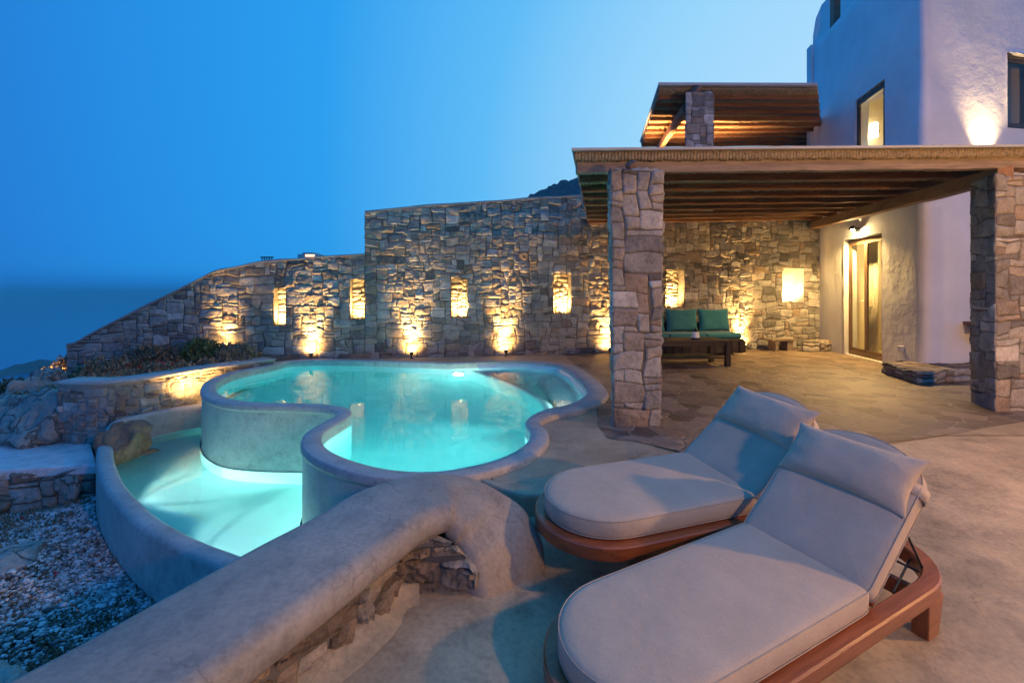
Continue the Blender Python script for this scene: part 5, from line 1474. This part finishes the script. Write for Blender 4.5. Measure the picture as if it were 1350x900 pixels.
# plants
def leaf_mat(name, c, c2):
    m, nt, b = mat(name); a = N(nt, 'ShaderNodeAttribute', attribute_name='tone')
    nt.links.new(ramp(nt, a.outputs['Fac'], [(0, c), (1, c2)]), b.inputs['Base Color']); b.inputs['Roughness'].default_value = .7
    return m
M_GREEN = leaf_mat('green_leaf', (.05,.09,.03), (.16,.20,.07)); M_DRY = leaf_mat('dry_grass', (.18,.13,.08), (.40,.31,.18)); M_OLIVE = leaf_mat('olive_leaf', (.07,.08,.045), (.34,.23,.14))
M_RED = leaf_mat('red_petal', (.35,.01,.02), (.55,.03,.03)); M_STEM = simple('plant_stem', (.12,.09,.05), .8, .2, 5, 0)
def leaves(n, c, size, ls, r, up=.3, hollow=.3):
    """leaf quads through an uneven dome"""
    d = r.normal(size=(n,3)); d /= np.linalg.norm(d, axis=1)[:,None]; d[:,2] = np.abs(d[:,2])
    rad = r.uniform(hollow, 1, n)**.6*(1+.35*vn(d[:,0]*3, d[:,1]*3, d[:,2]*3, int(r.integers(99))))
    p = d*rad[:,None]*np.array(size)+np.array(c)
    a = r.normal(size=(n,3)); a[:,2] += up*2; a /= np.linalg.norm(a, axis=1)[:,None]
    b = np.cross(a, r.normal(size=(n,3))); b /= np.linalg.norm(b, axis=1)[:,None]
    l = ls*r.uniform(.6,1.4,(n,1)); w = l*.28
    V = np.stack([p-b*w*.3, p+a*l*.5-b*w, p+a*l, p+a*l*.5+b*w], 1).reshape(-1,3)
    Q = np.arange(4*n).reshape(n,4); t = np.repeat(r.random(n), 4); return V, Q, t
def shrub(label, loc, size, n, ls, m, seed, name='shrub', group=None, flower=0, cat='shrub', up=.3):
    r = np.random.default_rng(seed); root = thing(name, label, cat, loc, group=group)
    V, Q, t = leaves(n, (0,0,.02), size, ls, r, up); qmesh('foliage', V, Q, m, root, False, t)
    bm = bmesh.new()
    for i in range(10):
        a = r.uniform(0,2*PI); k = r.uniform(.3,.8); cyl(bm, (0,0,-.03), (math.cos(a)*size[0]*k, math.sin(a)*size[1]*k, size[2]*r.uniform(.4,.9)), .008, .003, 5)
    bm_obj('stems', bm, M_STEM, root)
    if flower:
        V, Q, T_ = [], [], []
        for i in range(flower):
            a = r.uniform(0,2*PI); k = r.uniform(.2,1); c = np.array([math.cos(a)*size[0]*k, math.sin(a)*size[1]*k, size[2]*r.uniform(.7,1.15)])
            fv, fq, ft_ = leaves(7, c, (.018,.018,.012), .03, r, .2); fb0 = sum(len(v) for v in V); V.append(fv); Q.append(fq+fb0); T_.append(ft_)
        qmesh('flowers', np.vstack(V), np.vstack(Q), M_RED, root, False, np.concatenate(T_))
    return root
SG = 'shrubs in the planting bed under the stone wall'
shrub('dense dark green bush against the sloping wall left of the small uplight', (-6.05,9.55,.06), (.42,.32,.42), 2600, .075, M_GREEN, 1, group=SG, up=.8)
shrub('sparse grey brown bush between the green bush and the boulders', (-6.9,9.35,-.02), (.60,.35,.40), 1900, .06, M_OLIVE, 2, group=SG, up=.8)
shrub('dry brown tussock right of the green bush', (-5.45,9.55,.08), (.40,.25,.26), 1000, .10, M_DRY, 3, group=SG, up=2)
shrub('low bush with red flowers at the rim of the retaining wall', (-5.9,8.0,.05), (.34,.3,.18), 900, .05, M_OLIVE, 4, group=SG, flower=9, up=.8)
shrub('green creeping bush at the foot of the wall above the boulders', (-8.0,9.35,-.25), (.5,.25,.22), 1400, .06, M_GREEN, 5, group=SG, up=.8)
shrub('dry bush between the boulders and the wall', (-7.45,9.0,-.18), (.55,.3,.36), 1500, .07, M_DRY, 6, group=SG, up=1.5)
shrub('thin dry bush hanging over the retaining wall', (-6.3,7.5,-.02), (.35,.25,.16), 700, .06, M_DRY, 7, group=SG, up=1)
HG = 'hillside bushes beyond the end of the stone wall'
shrub('golden lamp lit bush rising beside the far end of the stone wall', (-9.0,9.85,-.20), (.24,.25,.34), 1300, .045, M_DRY, 8, group=HG, up=.8)
shrub('lit dry bush lower down the hillside than the golden bush', (-9.45,10.0,-.42), (.34,.28,.30), 1500, .045, M_DRY, 9, group=HG, up=.8)
shrub('reddish brown bush at the left edge of the hillside', (-10.3,10.2,-.72), (.55,.35,.30), 2400, .07, M_OLIVE, 10, group=HG, up=.8)
shrub('dark bush at the very left above the boulders', (-11.2,10.2,-.95), (.7,.4,.32), 2400, .07, M_GREEN, 12, group=HG, up=.8)
shrub('yellow green patch of grass above the left boulders', (-9.5,9.3,-.85), (.7,.45,.24), 2600, .06, M_OLIVE, 13, group=HG, up=1.5)
shrub('green patch growing between the left boulders', (-9.7,8.6,-1.15), (.7,.4,.25), 2600, .05, M_GREEN, 14, group=HG, up=1)
uplight(Vector((-9.25,9.45,-.75)), (-9.3,10.2,.2), 'garden spotlight hidden at the far end of the sloping stone wall', 420, .3)
q = P(36,655,-1.15); shrub('small plant with red flowers in front of the little wall below the pad', tuple(q), (.20,.16,.16), 420, .045, M_GREEN, 15, name='flower_plant', flower=12, cat='plant')
q = P(110,632,-1.15); shrub('low green plant at the corner between pad and basin kerb', tuple(q), (.26,.2,.14), 900, .045, M_GREEN, 16, name='ground_plant', cat='plant')
# ground cover over the gravel
r = np.random.default_rng(9); V, Q, T_ = [], [], []; nb = 0; k = 0
while k < 900:
    x, y = r.uniform(-7.4,-1.1), r.uniform(1.2,6.3)
    if not inside((x,y), GRAV) or r.random() < .45+.9*float(vn(x*.9, y*.9, 0, 5)): continue
    v, q_, t = leaves(14, (x, y, gz(x,y)+.02), (.06,.06,.03), .03, r, 1.2); V.append(v); Q.append(q_+nb); T_.append(t); nb += len(v); k += 1
o = qmesh('ground_cover', np.vstack(V), np.vstack(Q), M_OLIVE, None, False, np.concatenate(T_)); tag(o, kind='stuff')
V, Q, T_ = [], [], []; nb = 0
for k in range(260):
    x = r.uniform(-9.8,-4.9); y = r.uniform(7.6,10.0)
    if not inside((x,y), bed): continue
    v, q_, t = leaves(16, (x, y, bedz(x,y)+.01), (.10,.10,.06), .07, r, 1.5); V.append(v); Q.append(q_+nb); T_.append(t); nb += len(v)
o = qmesh('dry_grass', np.vstack(V), np.vstack(Q), M_DRY, None, False, np.concatenate(T_)); tag(o, kind='stuff')
# single red poppies on the gravel
for i, (x, y) in enumerate(((72,765),(100,790),(30,690))):
    q = P(x, y, -1.08); rt = thing('poppy', ('red poppy in the middle of the gravel','red poppy near the parapet on the gravel','red poppy at the left edge of the gravel')[i], 'flower', q, group='single red poppies on the gravel')
    bm = bmesh.new(); cyl(bm, (0,0,-.03), (0,0,.05), .003, .002, 5); bm_obj('stem', bm, M_STEM, rt)
    v, q_, t = leaves(8, (0,0,.05), (.016,.016,.01), .028, r, .2); qmesh('petals', v, q_, M_RED, rt, False, t)

# ==================================================================== FAR THINGS
m, nt, b = mat('sea_water'); b.inputs['Base Color'].default_value = (.008,.13,.34,1); b.inputs['Roughness'].default_value = .12
v = pos(nt); mp = N(nt, 'ShaderNodeMapping'); mp.inputs['Scale'].default_value = (.02,.004,.02); nt.links.new(v, mp.inputs['Vector']); bump(nt, b, noise(nt, mp.outputs[0], 1.5, 5), .04, 2)
xs = np.linspace(-50000, 50000, 13); ys = np.linspace(-15000, 75000, 12)
V = [(x, y, -100) for y in ys for x in xs]; Q = [(j*13+i, j*13+i+1, (j+1)*13+i+1, (j+1)*13+i) for j in range(11) for i in range(12)]
o = qmesh('sea', V, Q, m); tag(o, kind='structure')
M_LAND = simple('far_land', (.09,.10,.09), .95, .3, .02, 0, coord='pos')
def mound(name, cx_, cy_, rx, ry, h, z0, seed, m, n=60, rough=.35, f=3, ex=.8):
    V, Q = [], []
    t, s_ = np.meshgrid(np.linspace(-1,1,n), np.linspace(-1,1,n), indexing='ij'); d = np.maximum(0, 1-(s_*s_+t*t))
    z = h*(d**ex)*(1+rough*fbm(s_*f+seed, t*f, 0, seed, 4)); V = np.stack([cx_+s_*rx, cy_+t*ry, z0+z-.02*h*(d <= 0)], -1).reshape(-1,3)
    for j in range(n-1):
        for i in range(n-1): Q.append((j*n+i, j*n+i+1, (j+1)*n+i+1, (j+1)*n+i))
    return qmesh(name, V, Q, m)
o = mound('headland', -620, 640, 26, 60, 10, -101, 2, M_LAND); tag(o, kind='structure')
o = mound('headland', -640, 590, 42, 30, 5, -101, 5, M_LAND); tag(o, kind='structure')
o = mound('rocky_hill', 15.5, 45, 17.5, 10, 12.6, 0, 9, M_ROCK, 200, .045, 16, .25); tag(o, kind='structure')
M_FARP = simple('far_white_wall', (.7,.66,.6), .8, .05, 2, 0)
# bench and small building above the low wall
q = D(352,349,13.0); bh = thing('wooden_bench', 'tiny dark slatted bench standing above the sloping stone wall', 'bench', q)
bm = bmesh.new()
for i in range(5): bx(bm, (-.13+i*.065-.0,.0,.12), (.022,.02,.2))
bx(bm, (0,0,.2), (.34,.03,.03)); bx(bm, (0,0,.08), (.34,.03,.025)); bm_obj('backrest', bm, M_METAL, bh)
bm = bmesh.new(); bx(bm, (0,-.1,.02), (.34,.2,.03)); bm_obj('seat', bm, M_METAL, bh)
for x in (-.15,.15):
    bm = bmesh.new(); bx(bm, (x,-.05,-.55), (.03,.2,1.14)); bm_obj('leg', bm, M_METAL, bh)
q = D(411,337,60); hs = thing('distant_house', 'tiny pale house with a warm light above the stone wall', 'house', (q.x, 60, q.z-6))
bm = bmesh.new(); bx(bm, (0,0,3.05), (2.6,2,6.1)); bm_obj('wall', bm, M_FARP, hs); 
bm = bmesh.new(); bx(bm, (0,0,6.2), (1.4,2.2,.2)); bm_obj('roof', bm, M_FARP, hs)
bm = bmesh.new(); bx(bm, (.2,-1.02,5.93), (1.1,.03,.24)); bm_obj('lit_window', bm, emit('far_lit_window', (1,.5,.25), 3), hs)

bm = bmesh.new(); bx(bm, (0,30000,-42.5), (110000,100000,125)); o = bm_obj('haze', bm, None); tag(o, kind='stuff')
m = bpy.data.materials.new('haze_air'); m.use_nodes = True; nt = m.node_tree; nt.nodes.clear(); pv = nt.nodes.new('ShaderNodeVolumePrincipled'); pv.inputs['Color'].default_value = (.34,.86,1,1); pv.inputs['Density'].default_value = .0004
oo = nt.nodes.new('ShaderNodeOutputMaterial'); nt.links.new(pv.outputs[0], oo.inputs['Volume']); o.data.materials.append(m)
# ==================================================================== CAMERA / RENDER
cam = bpy.data.cameras.new('camera'); co = bpy.data.objects.new('camera', cam); C.objects.link(co)
co.location = (0,0,EYE); co.rotation_euler = (math.radians(90),0,0)
cam.sensor_width = 36; cam.lens = 36*F/1350; cam.shift_y = -(450-HZ)/1350; cam.clip_end = 200000; cam.clip_start = .05
sc_ = bpy.context.scene; sc_.camera = co
sc_.render.engine = 'CYCLES'; sc_.cycles.use_denoising = True
try: sc_.cycles.denoiser = 'OPENIMAGEDENOISE'
except Exception: pass
sc_.cycles.sample_clamp_indirect = 4; sc_.cycles.sample_clamp_direct = 0
sc_.cycles.max_bounces = 8; sc_.cycles.diffuse_bounces = 3; sc_.cycles.glossy_bounces = 3; sc_.cycles.transparent_max_bounces = 12; sc_.cycles.volume_bounces = 0
sc_.cycles.caustics_reflective = False; sc_.cycles.caustics_refractive = True
vs = sc_.view_settings; vs.view_transform = 'Standard'; vs.look = 'None'; vs.exposure = .2; vs.gamma = 1; vs.use_curve_mapping = False
